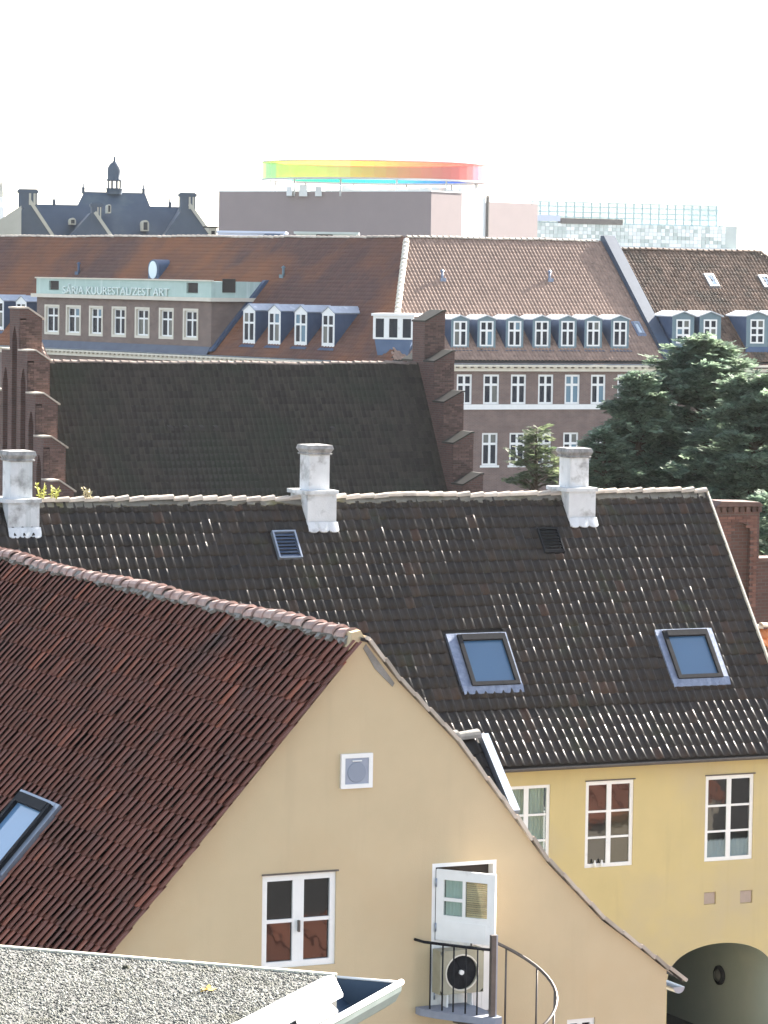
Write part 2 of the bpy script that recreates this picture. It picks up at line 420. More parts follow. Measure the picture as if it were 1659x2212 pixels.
# ------------------------------------------------------------------ roof tiles
def tile_mesh(name, mat, cw, gauge, amp, roll=0.42, lap=0.07, lift=0.03, n=9, lip=0.022, flip=False, kind='roll'):
    """one pantile: flat pan and a rounded roll; top end at z=0, lower end lifted over the next course"""
    L = gauge + lap
    prof = []
    for i in range(n + 1):
        t = i / n
        x = -cw * 0.5 + cw * 1.04 * t
        a = (t - (1 - roll)) / roll
        z = amp * math.sin(math.pi * a) ** 0.8 if a > 0 and a < 1 else 0.0
        z += 0.006 * ((t - 0.3) / 0.7) ** 2
        if kind == 'wave': z = amp * (0.5 - 0.5 * math.cos(2 * math.pi * (t + .15)))
        if kind == 'over':      # roll with an open edge lapping over the next tile
            x = -cw * 0.5 + cw * 1.16 * t
            z = amp * (0.5 - 0.5 * math.cos(math.pi * min(1.25, max(0, (t - .30) / .48))))
        prof.append((-x if flip else x, z))
    m = MB()
    for i in range(n):
        (xa, za), (xb, zb) = prof[i], prof[i + 1]
        q = [(xa, -gauge, za + lift), (xb, -gauge, zb + lift), (xb, L - gauge, zb), (xa, L - gauge, za)]
        l = [(xa, -gauge, za + lift - lip), (xb, -gauge, zb + lift - lip), (xb, -gauge, zb + lift), (xa, -gauge, za + lift)]
        if flip: q, l = q[::-1], l[::-1]
        m.face(q, True); m.face(l)
    me = m.mesh(name, mat)
    bm = bmesh.new(); bm.from_mesh(me)
    bmesh.ops.remove_doubles(bm, verts=bm.verts, dist=1e-5)
    bm.to_mesh(me); bm.free()
    return me

def merge_mesh(name, me, mats, mat):
    """one mesh out of many placed copies of a small mesh"""
    nv = len(me.vertices)
    co = np.empty(nv * 3, np.float32); me.vertices.foreach_get('co', co); co = co.reshape(-1, 3)
    quads = np.array([list(p.vertices) + ([p.vertices[-1]] if len(p.vertices) == 3 else []) for p in me.polygons], np.int32)
    sm = np.array([p.use_smooth for p in me.polygons])
    A = np.array([[list(r) for r in M] for M in mats], np.float32)
    V = np.einsum('kij,nj->kni', A[:, :3, :3], co) + A[:, None, :3, 3]
    F = quads[None] + (np.arange(len(mats), dtype=np.int32) * nv)[:, None, None]
    return np_mesh(name, V.reshape(-1, 3), F.reshape(-1, quads.shape[1]), mat, np.tile(sm, len(mats)))

def lay_tiles(parent, fr, O, X, Y, cols, rows, cw, gauge, me, mat, keep=None, parts=300, name='roof_tile', jit=1.0, seen=None, col0=0, row0=0, sag=0.0, visible=None, runs=0):
    """tiles on a slope; O is the lower left corner in the frame, X along the eave, Y up the slope"""
    O, X, Y = Vector(O), Vector(X).normalized(), Vector(Y).normalized()
    Z = X.cross(Y)
    B = Matrix(((X.x, Y.x, Z.x, 0), (X.y, Y.y, Z.y, 0), (X.z, Y.z, Z.z, 0), (0, 0, 0, 1)))
    rr = random.Random(len(WM))
    items = []
    run = {}
    for _ in range(runs):
        c_, r_ = rr.randrange(col0, cols), rr.randrange(row0, rows)
        for q_ in range(rr.randint(2, 6)): run[(c_, r_ - q_)] = 1
    for r in range(row0, rows):
        rshift = rr.uniform(-.006, .006) * jit
        for c in range(col0, cols):
            s, t = (c + 0.5) * cw, (r + 1) * gauge
            if keep and not keep(s, t - gauge * .5): continue
            h = sag * (math.sin(s * 0.55 + r * .05) * .5 + math.sin(s * 0.21 + t * .4))
            p = O + X * s + Y * (t + rshift + rr.uniform(-.004, .004) * jit) + Z * (rr.uniform(0, .008) * jit + h)
            M = Matrix.Translation(p) @ B @ Matrix.Rotation(rr.gauss(0, .012) * jit, 4, 'Z') @ Matrix.Rotation(rr.gauss(0, .012) * jit, 4, 'X') @ Matrix.Rotation(rr.gauss(0, .02) * jit, 4, 'Y')
            wp = fr.M @ p
            qx, qy = project(wp)
            vis = -5 < qx < QW + 5 and -5 < qy < QH + 5 and (visible is None or visible(qx, qy))
            if (r, c) and (c, r) in run: M = Matrix.Translation(Z * .016) @ M @ Matrix.Rotation(.03, 4, 'X') @ Matrix.Rotation(.05, 4, 'Y')
            items.append((0 if vis else 1, (wp - CAM).length, M))
    items.sort(key=lambda i: i[:2])
    for _, _, M in items[:parts]:
        link(bpy.data.objects.new(name, me), fr.M @ M, parent)
    rest = [M for _, _, M in items[parts:]]
    if rest:
        o = bpy.data.objects.new(name + 's', merge_mesh(name + 's', me, rest, mat))
        tag(link(o, fr.M, parent), kind='stuff')

def ridge_mesh(name, mat, L, r, seg=7):
    m = MB()
    def ring(x, rr, dz):
        return [(x, -rr * math.cos(math.pi * k / seg), rr * math.sin(math.pi * k / seg) * 0.9 + dz) for k in range(seg + 1)]
    a, b, c = ring(0, r * 1.12, 0.02), ring(L * .96, r * 0.92, 0.0), ring(0, r * 0.95, 0.0)
    for k in range(seg):
        m.face([a[k], b[k], b[k + 1], a[k + 1]][::-1], True)
        m.face([a[k], a[k + 1], c[k + 1], c[k]][::-1])
    return m.mesh(name, mat)

def lay_ridge(parent, fr, P0, P1, spacing, me, jit=0.012, name='ridge_tile', z=0.0, maxn=300):
    P0, P1 = Vector(P0), Vector(P1)
    d = (P1 - P0); n = int(d.length / spacing); d.normalize()
    side = Vector((0, 0, 1)).cross(d).normalized(); up = d.cross(side)
    B = Matrix(((d.x, side.x, up.x, 0), (d.y, side.y, up.y, 0), (d.z, side.z, up.z, 0), (0, 0, 0, 1)))
    for i in range(min(n, maxn)):
        sagz = 0.02 * math.sin(i * .35) + 0.015 * math.sin(i * .13 + 1)
        p = P0 + d * (i * spacing) + up * (z + random.uniform(-jit, jit) + sagz * (1 if jit else 0)) + side * random.uniform(-jit, jit)
        link(bpy.data.objects.new(name, me), fr.M @ Matrix.Translation(p) @ B @ Matrix.Rotation(random.gauss(0, .03) if jit else 0, 4, 'Y'), parent)

# ------------------------------------------------------------------ windows
_wc = {}
def window(parent, fr, x0, x1, z0, z1, y, rows=(0.0, 0.36, 1.0), cols=2, fw=0.07, bar=0.05, depth=0.07, frame_mat=None, pane_mat=None,
           name='window', sub=True, sill=0.0, mull=None, pane_mats=None, curtain=None, label=None, sill_mat=None):
    """a window: the white casement is the part, its panes are sub-parts. y is the plane of the casement's face"""
    frame_mat = frame_mat or WHITE; pane_mat = pane_mat or GLASSDARK
    w, h = round(x1 - x0, 2), round(z1 - z0, 2)
    mull = mull or bar * 1.4
    key = (w, h, rows, cols, fw, bar, depth, frame_mat.name, round(sill, 2), mull)
    if key not in _wc:
        m = MB()
        m.box(0, fw, 0, depth, 0, h).box(w - fw, w, 0, depth, 0, h).box(fw, w - fw, 0, depth, 0, fw).box(fw, w - fw, 0, depth, h - fw, h)
        xs = [fw + (w - 2 * fw) * i / cols for i in range(cols + 1)]
        zs = [fw + (h - 2 * fw) * (1 - t) for t in rows][::-1]
        lights = []
        for i in range(1, cols): m.box(xs[i] - mull / 2, xs[i] + mull / 2, 0.008, depth, fw, h - fw)
        for i in range(cols):
            a = xs[i] + (mull / 2 if i else 0); b = xs[i + 1] - (mull / 2 if i < cols - 1 else 0)
            for j in range(1, len(zs) - 1): m.box(a, b, 0.012, depth, zs[j] - bar / 2, zs[j] + bar / 2)
            for j in range(len(zs) - 1):
                lights.append((a, b, zs[j] + (bar / 2 if j else 0), zs[j + 1] - (bar / 2 if j < len(zs) - 2 else 0)))
        if sill: m.box(-sill, w + sill, -0.08, depth * .9, -0.14, -0.003)
        _wc[key] = (m.mesh(name, frame_mat), lights, {})
    me, lights, pm = _wc[key]
    o = link(bpy.data.objects.new(name, me), fr.M @ Matrix.Translation((x0, y, z0)), parent)
    if label: o['label'] = label
    for i, (a, b, c, d) in enumerate(lights):
        pmat = pane_mats[i] if pane_mats else pane_mat
        k = (round(b - a, 3), round(d - c, 3), pmat.name)
        if k not in pm:
            pm[k] = MB().box(0, b - a, 0, 0.012, 0, d - c).mesh('pane', pmat)
        link(bpy.data.objects.new('pane', pm[k]), fr.M @ Matrix.Translation((x0 + a, y + depth * 0.55, z0 + c)), o if sub else parent)
    if curtain:
        m = MB(); n = 24
        for i in range(n):
            xa, xb = fw + (w - 2 * fw) * i / n, fw + (w - 2 * fw) * (i + 1) / n
            m.face([(xa, depth + .08 + .03 * (i % 2), fw), (xb, depth + .08 + .03 * ((i + 1) % 2), fw), (xb, depth + .08 + .03 * ((i + 1) % 2), h - fw), (xa, depth + .08 + .03 * (i % 2), h - fw)], True)
        m.build('curtain', curtain, o, fr.M @ Matrix.Translation((x0, y, z0)))
    return o

PANEBLUE = glass_material('pale_blue_pane', (.10, .20, .27), rough=.1)
PANEGREY = glass_material('curtained_grey_pane', (.09, .10, .095), rough=.2)
_fr = random.Random(21)
def far_panes(n=4, blue=False):
    if blue: return [PANEBLUE] * n
    return [_fr.choices((GLASSFAR, PANEGREY, PANEBLUE), (.80, .14, .06))[0] for _ in range(n)]
def qwin(fr, q0, q1, y):
    """window rectangle in a frame from two opposite corners measured in the photograph"""
    a, b = fr.y(q0, y), fr.y(q1, y)
    return min(a.x, b.x), max(a.x, b.x), min(a.z, b.z), max(a.z, b.z)

# ================================================================== SETTING
g = MB().face([(-4000, -1500, 0), (4000, -1500, 0), (4000, 6000, 0), (-4000, 6000, 0)])
gm = MB(); gm.face([(-4000, -1500, 0), (4000, -1500, 0), (4000, 6000, 0), (-4000, 6000, 0)])
tag(gm.build('ground', GROUND, None, Matrix.Identity(4)), kind='structure')

# ================================================================== GABLE HOUSE (ochre, red tiled roof)
pk = at(770, 1364, 48.0)
G = Frame(Vector((pk.x, pk.y, 0)), 26)
gh = thing('gable_house', G, 'ochre rendered gable house with steep red tiled roof and an open white half door', 'house')
zp = pk.z
lr = G.y((210, 2045)); lr1 = G.y((655, 1495))
tl = (lr1.z - lr.z) / (lr1.x - lr.x)            # left rake slope
xl = -5.6
zl = zp - 0.26 + xl * tl
rake = [G.y(q) for q in ((793, 1388), (860, 1472), (985, 1602), (1110, 1768), (1180, 1862), (1300, 1988), (1380, 2048), (1440, 2096))]
eave_r = rake[-1]
# wall outline with window, hatch and door openings
wq = qwin(G, (567, 1893), (724, 2082), 0)
dq = qwin(G, (934, 1866), (1067, 2184), 0)
hq = qwin(G, (735, 1629), (802, 1700), 0)
sw = G.y((1225, 2203)); sw2 = G.y((1270, 2203))
m = MB()
holes = [wq, dq, (sw.x, sw2.x + .12, sw.z - 1.2, sw.z)]
cuts = sorted({xl, 0.0, eave_r.x, *[p.x for p in rake[:-1]], *[h[0] for h in holes], *[h[1] for h in holes]})
kn = (Vector((-.15, 0, zp - .26 - .15 * tl)), Vector((-.07, 0, zp - .015)), G.y((779, 1362)), G.y((790, 1384)))
def top_z(x):
    pts = [Vector((xl, 0, zl)), kn[0], kn[1], kn[2]] + rake
    for a, b in zip(pts, pts[1:]):
        if a.x - 1e-6 <= x <= b.x + 1e-6:
            return a.z + (b.z - a.z) * (x - a.x) / max(1e-6, b.x - a.x)
    return zl
cuts = sorted(set(cuts) | {k.x for k in kn})
for a, b in zip(cuts, cuts[1:]):
    cx = (a + b) / 2
    hs = sorted([h for h in holes if h[0] < cx < h[1]], key=lambda h: h[2])
    lo = 0.0
    for h in hs:
        m.face([(a, 0, lo), (b, 0, lo), (b, 0, h[2]), (a, 0, h[2])]); lo = h[3]
    m.face([(a, 0, lo), (b, 0, lo), (b, 0, top_z(b - 1e-5)), (a, 0, top_z(a + 1e-5))])
d = 0.16
for a, b, c, e in holes:
    m.face([(a, 0, c), (a, d, c), (b, d, c), (b, 0, c)]); m.face([(a, 0, e), (b, 0, e), (b, d, e), (a, d, e)])
    m.face([(a, 0, c), (a, 0, e), (a, d, e), (a, d, c)]); m.face([(b, 0, c), (b, d, c), (b, d, e), (b, 0, e)])
# top edge of the gable wall and the long side walls
tp = [kn[0], kn[1], kn[2]] + rake
for a, b in zip([Vector((xl, 0, zl))] + tp, tp):
    m.face([a, b, b + Vector((0, .22, 0)), a + Vector((0, .22, 0))])
m.face([(eave_r.x, 0, 0), (eave_r.x, 17, 0), (eave_r.x, 17, eave_r.z), (eave_r.x, 0, eave_r.z)])
m.face([(xl, 0, 0), (xl, 0, zl), (xl, 17, zl), (xl, 17, 0)])
wall_o = m.build('wall', OCHRE, gh, G)
# under-roof slabs
ROOFUNDER = material('dark_underlay', (0.03, 0.025, 0.022))
pl = math.atan(tl)
m = MB()
m.face([(xl - .3, 0.02, zl - .3 * tl - .03), (0, 0.02, zp - .13), (0, 17, zp - .13), (xl - .3, 17, zl - .3 * tl - .03)])
rk = [Vector((0.05, 0, zp - .1))] + [Vector(p) + Vector((0.02, 0, .03)) for p in rake] + [eave_r + Vector((.25, 0, -.17))]
for a, b in zip(rk, rk[1:]):
    m.face([a + Vector((0, -.03, .02)), b + Vector((0, -.03, .02)), b + Vector((0, 17, .02)), a + Vector((0, 17, .02))])
    m.face([a + Vector((0, -.03, -.03)), b + Vector((0, -.03, -.03)), b + Vector((0, -.03, .02)), a + Vector((0, -.03, .02))])
m.build('roof_underlay', ROOFUNDER, gh, G)
# left slope tiles; the skylight on it
cwG, gaG = 0.222, 0.36
sY = Vector((math.cos(pl), 0, math.sin(pl))); sN = Vector((-math.sin(pl), 0, math.cos(pl)))
slopeL = 5.9 / math.cos(pl)
OG = Vector((0, 16.6, zp - 0.11)) - sY * slopeL
nrow = int((slopeL - 0.02) / gaG)
OG = Vector((0, 16.6, zp - 0.12)) - sY * (nrow * gaG + 0.1)
def on_left(q):
    p = G.hit(q, (0, 0, zp - .1), sN)
    return (16.6 - p.y), (p - OG).dot(sY)      # (s along the eave, t up the slope)
s0, t0 = on_left((50, 1712)); s1, t1 = on_left((137, 1742))
tt = (t0 + t1) / 2
SKY = (s0, s1, tt - 1.45, tt)
tmeG = tile_mesh('roof_tile', REDTILE, cwG, gaG, 0.046, kind='over', lift=0.022, lip=.016, n=10)
lay_tiles(gh, G, OG, (0, -1, 0), sY, int(16.68 / cwG) + 1, nrow, cwG, gaG, tmeG, REDTILE,
          keep=lambda s, t: not (SKY[0] + .06 < s < SKY[1] - .06 and SKY[2] < t < SKY[3] - .06), sag=0.012,
          visible=lambda x, y: y < 2040 + x * .07)
def slopeframe(fr, O, X, Y):
    X, Y = Vector(X).normalized(), Vector(Y).normalized(); Z = X.cross(Y); O = Vector(O)
    return fr.M @ Matrix(((X.x, Y.x, Z.x, O.x), (X.y, Y.y, Z.y, O.y), (X.z, Y.z, Z.z, O.z), (0, 0, 0, 1)))
def skylight(parent, S, x0, x1, y0, y1, flash=None, frame_mat=None, scallop=True, side=0.13, h=0.09, pane=None, side_r=None):
    """roof window in slope coordinates: flashing, frame, pane"""
    frame_mat = frame_mat or BLACKMETAL
    m = MB()
    w = side; wr_ = side_r or side; wt = .06
    m.box(x0, x0 + w, y0, y1, -.02, .075).box(x1 - wr_, x1, y0, y1, -.02, .075).box(x0 + w, x1 - wr_, y1 - wt, y1, -.02, .08)
    n = 15 if scallop else 1
    for i in range(n):
        a, b = x0 + (x1 - x0) * i / n, x0 + (x1 - x0) * (i + 1) / n
        za, zb = [.085 + (.014 * math.cos(k * math.pi * .9) if scallop else 0) for k in (i, i + 1)]
        ya, yb = [y0 - .10 - (.018 * math.cos(k * math.pi * .9) if scallop else 0) for k in (i, i + 1)]
        m.face([(a, ya, za - .03), (b, yb, zb - .03), (b, y0 + .10, .1), (a, y0 + .10, .1)], True)
        m.face([(a, ya, za - .05), (b, yb, zb - .05), (b, yb, zb - .03), (a, ya, za - .03)])
    o = m.build('roof_window', flash or LEAD, parent, S)
    a, b, c, e = x0 + w, x1 - wr_, y0 + .08, y1 - wt
    f = 0.10
    m = MB().box(a, a + f, c, e, 0, h + .05).box(b - f, b, c, e, 0, h + .05).box(a + f, b - f, c, c + f, 0, h + .05).box(a + f, b - f, e - f * 1.6, e, 0, h + .06)
    m.build('window_frame', frame_mat, o, S)
    MB().box(a + f, b - f, c + f, e - f * 1.6, h * .5, h * .5 + .03).build('pane', pane or GLASSSKY, o, S)
    return o
SG = slopeframe(G, OG, (0, -1, 0), sY)
skylight(gh, SG, SKY[0], SKY[1], SKY[2], SKY[3], flash=ZINC, scallop=False, side=0.16, frame_mat=BLACKMETAL, pane=glass_material('sky_tinted_glass', (.13, .24, .38), rough=.03, spec=1.0))  # pane's base colour carries the bright sky reflection
# ridge with bedding mortar
rmeG = ridge_mesh('ridge_tile', REDRIDGE, 0.37, 0.135)
lay_ridge(gh, G, (0, 0.15, zp - .12), (0, 16.6, zp - .12), 0.35, rmeG, jit=0.014)
m = MB(); yy = .1; pr = None
while yy < 16.5:
    st = cwG / 2 * random.uniform(.9, 1.1); lo = random.choice((.075, .13)) + random.uniform(-.02, .03)
    a = Vector((0, yy, zp - .09)); bb = Vector((0, yy + st, zp - .09))
    out = sN * random.uniform(.07, .085)
    m.prism([a + out, bb + out, bb + out - sY * (lo + random.uniform(-.02, .05)), a + out - sY * (lo + random.uniform(-.02, .03))], -sN * .06)
    yy += st
m.build('ridge_mortar', MORTAR, gh, G)
# gable peak plaster cap right side and verge tiles on the right rake (sunlit edges put into the pale tile colour)
vm = MB().box(0, 0.36, -0.07, 0.2, 0, 0.05).mesh('verge_tile', RIDGETILE)
pts = [Vector((0.12, 0, rake[0].z + .02))] + rake[0:] + [eave_r + Vector((.3, 0, -.2))]
acc = 0
for a, b in zip(pts, pts[1:]):
    dv = b - a; L = dv.length; k = max(1, int(round(L / .36)))
    ang = math.atan2(-dv.z, dv.x)
    for i in range(k):
        p = a + dv * (i / k)
        Mv = G.M @ Matrix.Translation(p + Vector((0, 0, .025 + random.uniform(0, .015)))) @ Matrix.Rotation(ang + .05 + random.gauss(0, .012), 4, 'Y') @ Matrix.Scale(L / k / .36 * 1.04, 4, (1, 0, 0))
        link(bpy.data.objects.new('verge_tile', vm), Mv, gh)
# mortar patch under the upper right verge
m = MB(); a, b = rake[0], rake[1]
m.prism([a + Vector((-.02, 0, -.02)), b + Vector((-.06, 0, -.02)), b + Vector((-.09, 0, -.07)), (a + b) / 2 + Vector((-.12, 0, -.09)), a + Vector((-.06, 0, -.08))], (0, -.012, 0))
m.build('mortar_patch', MORTAR, gh, G)
# ventilation hatch
fw_ = .06
m = MB().box(hq[0], hq[1], -.045, 0.01, hq[2], hq[2] + fw_).box(hq[0], hq[1], -.045, .01, hq[3] - fw_, hq[3]).box(hq[0], hq[0] + fw_, -.045, .01, hq[2] + fw_, hq[3] - fw_).box(hq[1] - fw_, hq[1], -.045, .01, hq[2] + fw_, hq[3] - fw_)
ho = m.build('vent_hatch', WHITE, gh, G, label='square grey ventilation hatch in white frame')
MB().box(hq[0] + fw_, hq[1] - fw_, -.03, .01, hq[2] + fw_, hq[3] - fw_).build('panel', HATCH, ho, G)
hc = Vector(((hq[0] + hq[1]) / 2, -.03, (hq[2] + hq[3]) / 2))
m = MB(); seg = 28
for k in range(seg):
    t0_, t1_ = 2 * math.pi * k / seg, 2 * math.pi * (k + 1) / seg
    def pt(r, t, y): return (hc.x + r * math.cos(t), y, hc.z - .02 + r * math.sin(t))
    m.face([pt(.135, t0_, -.042), pt(.135, t1_, -.042), pt(.145, t1_, -.03), pt(.145, t0_, -.03)][::-1])
    m.face([pt(0, 0, -.042), pt(.135, t0_, -.042), pt(.135, t1_, -.042)])
m.build('round_cover', material('grey_cover', (0.24, 0.27, 0.33)), ho, G)
MB().box(hc.x - .07, hc.x + .07, -.052, -.028, hc.z + .135, hc.z + .15).build('slot', WHITE, ho, G)
# casement window
gw = window(gh, G, *wq, 0.03, rows=(0, .5, 1), cols=2, fw=.085, bar=.05, mull=.17, depth=.08, label='white two leaf casement window beside the half door')
MB().box(wq[0] - .01, wq[1] + .03, -.018, .1, wq[3] + .003, wq[3] + .026).build('head_strip', STEEL, gw, G)  # brown strip stands in for the shadow line over the window
MB().box((wq[0] + wq[1]) / 2 - .012, (wq[0] + wq[1]) / 2 + .012, -.02, .03, (wq[2] + wq[3]) / 2 - .16, (wq[2] + wq[3]) / 2).build('handle', STEEL, gw, G)
# lower window of which only the head shows
window(gh, G, sw.x, sw2.x + .12, sw.z - 1.2, sw.z, .03, rows=(0, .5, 1), fw=.07)
# door: frame, lower leaf, open upper leaf
dx0, dx1, dz0, dz1 = dq
fwid = .055
m = MB().box(dx0, dx0 + fwid, .0, .14, dz0, dz1).box(dx1 - fwid, dx1, 0, .14, dz0, dz1).box(dx0 + fwid, dx1 - fwid, 0, .14, dz1 - fwid, dz1)
m.box(dx0 + fwid, dx1 - fwid, .15, .17, dz0, dz1 - fwid, mi=1)
do = m.build('door', [WHITE, ROOFUNDER], gh, G, label='white half door with glazed upper leaf swung open')
zsplit = G.y((1000, 2034), -.3).z
m = MB(); nb = 7
for i in range(nb):
    a = dx0 + fwid + .008 + (dx1 - dx0 - 2 * fwid - .016) * i / nb; b = dx0 + fwid + .008 + (dx1 - dx0 - 2 * fwid - .016) * (i + 1) / nb
    m.box(a + .003, b - .003, .02, .06, dz0 + .02, zsplit - .02)
m.box(dx0 + fwid + .008, dx1 - fwid - .008, .03, .055, dz0 + .02, zsplit - .02)
m.build('lower_leaf', WHITE, do, G)
hinge = Vector((dx0 + fwid, -.02, 0))
Lf = Frame(G.M @ hinge, 26 - 52)
lw = (dx1 - dx0 - 2 * fwid) * 1.0
lt = dz1 - fwid - .02; lb = zsplit
leafh = lt - lb
gz0, gz1 = lb + .36, lt - .14
m = MB().box(0, .12, 0, .045, lb, lt).box(lw - .12, lw, 0, .045, lb, lt).box(.12, lw - .12, 0, .045, gz1, lt).box(.12, lw - .12, 0, .045, lb, gz0)
xm = .12 + (lw - .24) * .46
m.box(xm - .022, xm + .022, .006, .04, gz0, gz1).box(.12, xm - .022, .008, .038, gz0 + (gz1 - gz0) * .40, gz0 + (gz1 - gz0) * .40 + .05)  # inner bars copy the frame of a window mirrored in the leaf
m.box(.13, lw - .13, -.012, 0, lb + .06, gz0 - .08)
m.build('upper_leaf', WHITE, do, Lf)
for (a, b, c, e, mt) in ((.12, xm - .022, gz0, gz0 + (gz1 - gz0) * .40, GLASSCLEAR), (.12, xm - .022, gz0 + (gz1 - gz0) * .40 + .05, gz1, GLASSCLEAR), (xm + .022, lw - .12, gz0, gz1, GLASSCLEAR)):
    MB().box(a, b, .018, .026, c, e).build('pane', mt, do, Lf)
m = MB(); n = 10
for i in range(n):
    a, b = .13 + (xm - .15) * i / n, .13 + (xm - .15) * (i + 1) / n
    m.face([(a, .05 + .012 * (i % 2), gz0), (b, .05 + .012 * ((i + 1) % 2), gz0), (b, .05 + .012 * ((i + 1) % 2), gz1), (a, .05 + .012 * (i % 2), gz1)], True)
m.build('curtain', CURTAIN, do, Lf)  # stands in for the curtained window mirrored in the left panes
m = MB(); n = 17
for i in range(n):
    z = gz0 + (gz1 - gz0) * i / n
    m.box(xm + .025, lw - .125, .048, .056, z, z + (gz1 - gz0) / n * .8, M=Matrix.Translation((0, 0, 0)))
m.build('mirrored_slats', MIRRORSLAT, do, Lf)  # slats stand in for the wall mirrored in the right pane
for zz in (lb + .12, lt - .25, dz0 + .25):
    MB().tube([(dx0 + fwid * .9, -.03, zz), (dx0 + fwid * .9, -.03, zz + .12)], .014).build('hinge', ZINC, do, G)
# gutter at the right eave
def gutter(parent, fr, a, b, r=.075, seg=10, mat=None, name='gutter'):
    a, b = Vector(a), Vector(b); d = (b - a).normalized(); s = d.cross(Vector((0, 0, 1))).normalized()
    m = MB()
    def ring(p, rr): return [p + s * (rr * math.cos(math.pi * k / seg)) - Vector((0, 0, 1)) * (rr * math.sin(math.pi * k / seg)) for k in range(seg + 1)]
    o0, o1, i0, i1 = ring(a, r), ring(b, r), ring(a, r - .008), ring(b, r - .008)
    for k in range(seg):
        m.face([o0[k], o1[k], o1[k + 1], o0[k + 1]], True); m.face([i0[k], i0[k + 1], i1[k + 1], i1[k]], True)
    m.face([i0[0], i1[0], o1[0], o0[0]]); m.face([i0[-1], o0[-1], o1[-1], i1[-1]])
    m.face(o0); m.face(o1[::-1])
    return m.build(name, mat or ZINC, parent, fr)
ge = G.y((1466, 2132), -.05)
gutter(gh, G, (ge.x, -.06, ge.z), (ge.x, 16, ge.z), r=.095)
# dormer on the far slope, roof falling towards us, zinc verge
yd = 2.6
dr = G.y((1045, 1598), yd)
db = G.y((1110, 1757), yd - 1.15)
dorm = MB()
dlx = dr.x - 1.6
slope_dz = dr.z - db.z
dorm.face([(dlx, yd - 1.15, db.z), (db.x, yd - 1.15, db.z), (dr.x, yd, dr.z), (dlx, yd, dr.z)])
dorm.face([(dlx, yd, dr.z), (dr.x, yd, dr.z), (db.x, yd + 1.15, db.z), (dlx, yd + 1.15, db.z)])
dorm.face([(dr.x, yd - 1.05, db.z - 1.2), (dr.x, yd + 1.05, db.z - 1.2), (dr.x, yd + 1.05, db.z), (dr.x, yd, dr.z - .05), (dr.x, yd - 1.05, db.z)])
dorm.face([(dlx, yd - 1.05, db.z - 1.5), (dr.x, yd - 1.05, db.z - 1.5), (dr.x, yd - 1.05, db.z), (dlx, yd - 1.05, db.z)])
do2 = dorm.build('dormer', ROOFUNDER, gh, G)
dY = Vector((0, 1.15, slope_dz)).normalized(); dLn = Vector((0, 1.15, slope_dz)).length
tmeD0 = tile_mesh('dormer_tile', DARKTILE, .22, .32, .045, roll=.4)
DS = Matrix.Identity(4)
nr = int(dLn / .32) + 1
for r_ in range(nr):
    for c_ in range(7):
        p = Vector((dr.x - .15 - 0.22 * (c_ + .5) + (db.x - dr.x) * (1 - (r_ + .5) / nr), yd - 1.15, db.z)) + dY * ((r_ + 1) * dLn / nr)
        Zd = Vector((1, 0, 0)).cross(dY)
        link(bpy.data.objects.new('roof_tile', tmeD0), G.M @ Matrix.Translation(p + Zd * .02) @ Matrix(((1, dY.x, Zd.x, 0), (0, dY.y, Zd.y, 0), (0, dY.z, Zd.z, 0), (0, 0, 0, 1))), do2)
m = MB()
Zd = Vector((1, 0, 0)).cross(dY)
pA = Vector((dr.x - .1, yd, dr.z)); pB = Vector((db.x - .1, yd - 1.2, db.z - .04))
m.prism([pA + Zd * .02, pA + Zd * .14, pB + Zd * .14, pB + Zd * .02], (.13, 0, 0))
m.build('zinc_verge', ZINC, do2, G)
rl = ridge_mesh('dormer_ridge_tile', MORTAR, .4, .12)
for i in range(4):
    link(bpy.data.objects.new('ridge_tile', rl), G.M @ Matrix.Translation((dr.x - .1 - .36 * i, yd, dr.z + .03)) @ Matrix.Rotation(math.pi, 4, 'Z'), do2)

# ================================================================== NEIGHBOUR across the courtyard (out of the frame, mirrored in the panes)
NRM = material('red_neighbour_tile', (.20, .07, .04), (.32, .12, .07), scale=1.2, isl=.35)
NWL = material('pale_neighbour_wall', (.40, .37, .31), (.46, .42, .36))
def neighbour(x0, x1, y0, y1, ze_, zr_, label):
    F_ = Frame(Vector((x0, y0, 0)), 0)
    t = thing('neighbour_house', F_, label, 'house')
    w, d = x1 - x0, y1 - y0
    MB().box(0, w, .3, d - .3, 0, ze_).prism([(0, .3, ze_), (0, d - .3, ze_), (0, d / 2, zr_ - .2)], (w, 0, 0)).build('wall', NWL, t, F_)
    n = int(w / .45)
    for s_ in (0, 1):
        m = MB()
        for k in range(n):
            xa = k * w / n
            ya, yb = (d + .2, d / 2) if s_ else (-.2, d / 2)
            h = .05 * (k % 2)
            m.prism([(xa, ya, ze_ - .1 + h), (xa, yb, zr_ + h), (xa, yb, zr_ + .08 + h), (xa, ya, ze_ + h)], (w / n - .02, 0, 0))
        m.build('roof', NRM, t, F_)
    for k in range(3):
        MB().box(w * (.2 + .3 * k), w * (.2 + .3 * k) + .9, d * .70, d * .86, ze_ + .4, ze_ + (zr_ - ze_) * .8).build('dormer', WHITE, t, F_)
    MB().box(w * .4, w * .4 + .7, d / 2 - .3, d / 2 + .3, zr_ - .5, zr_ + 1.2).build('chimney', NWL, t, F_)
neighbour(9, 27, 30, 42, 1.6, 6.0, 'large red roofed house seen only mirrored in the gable window panes')
neighbour(18, 32, 54, 65, 2.0, 7.0, 'low red roofed house seen only mirrored in the yellow house windows')

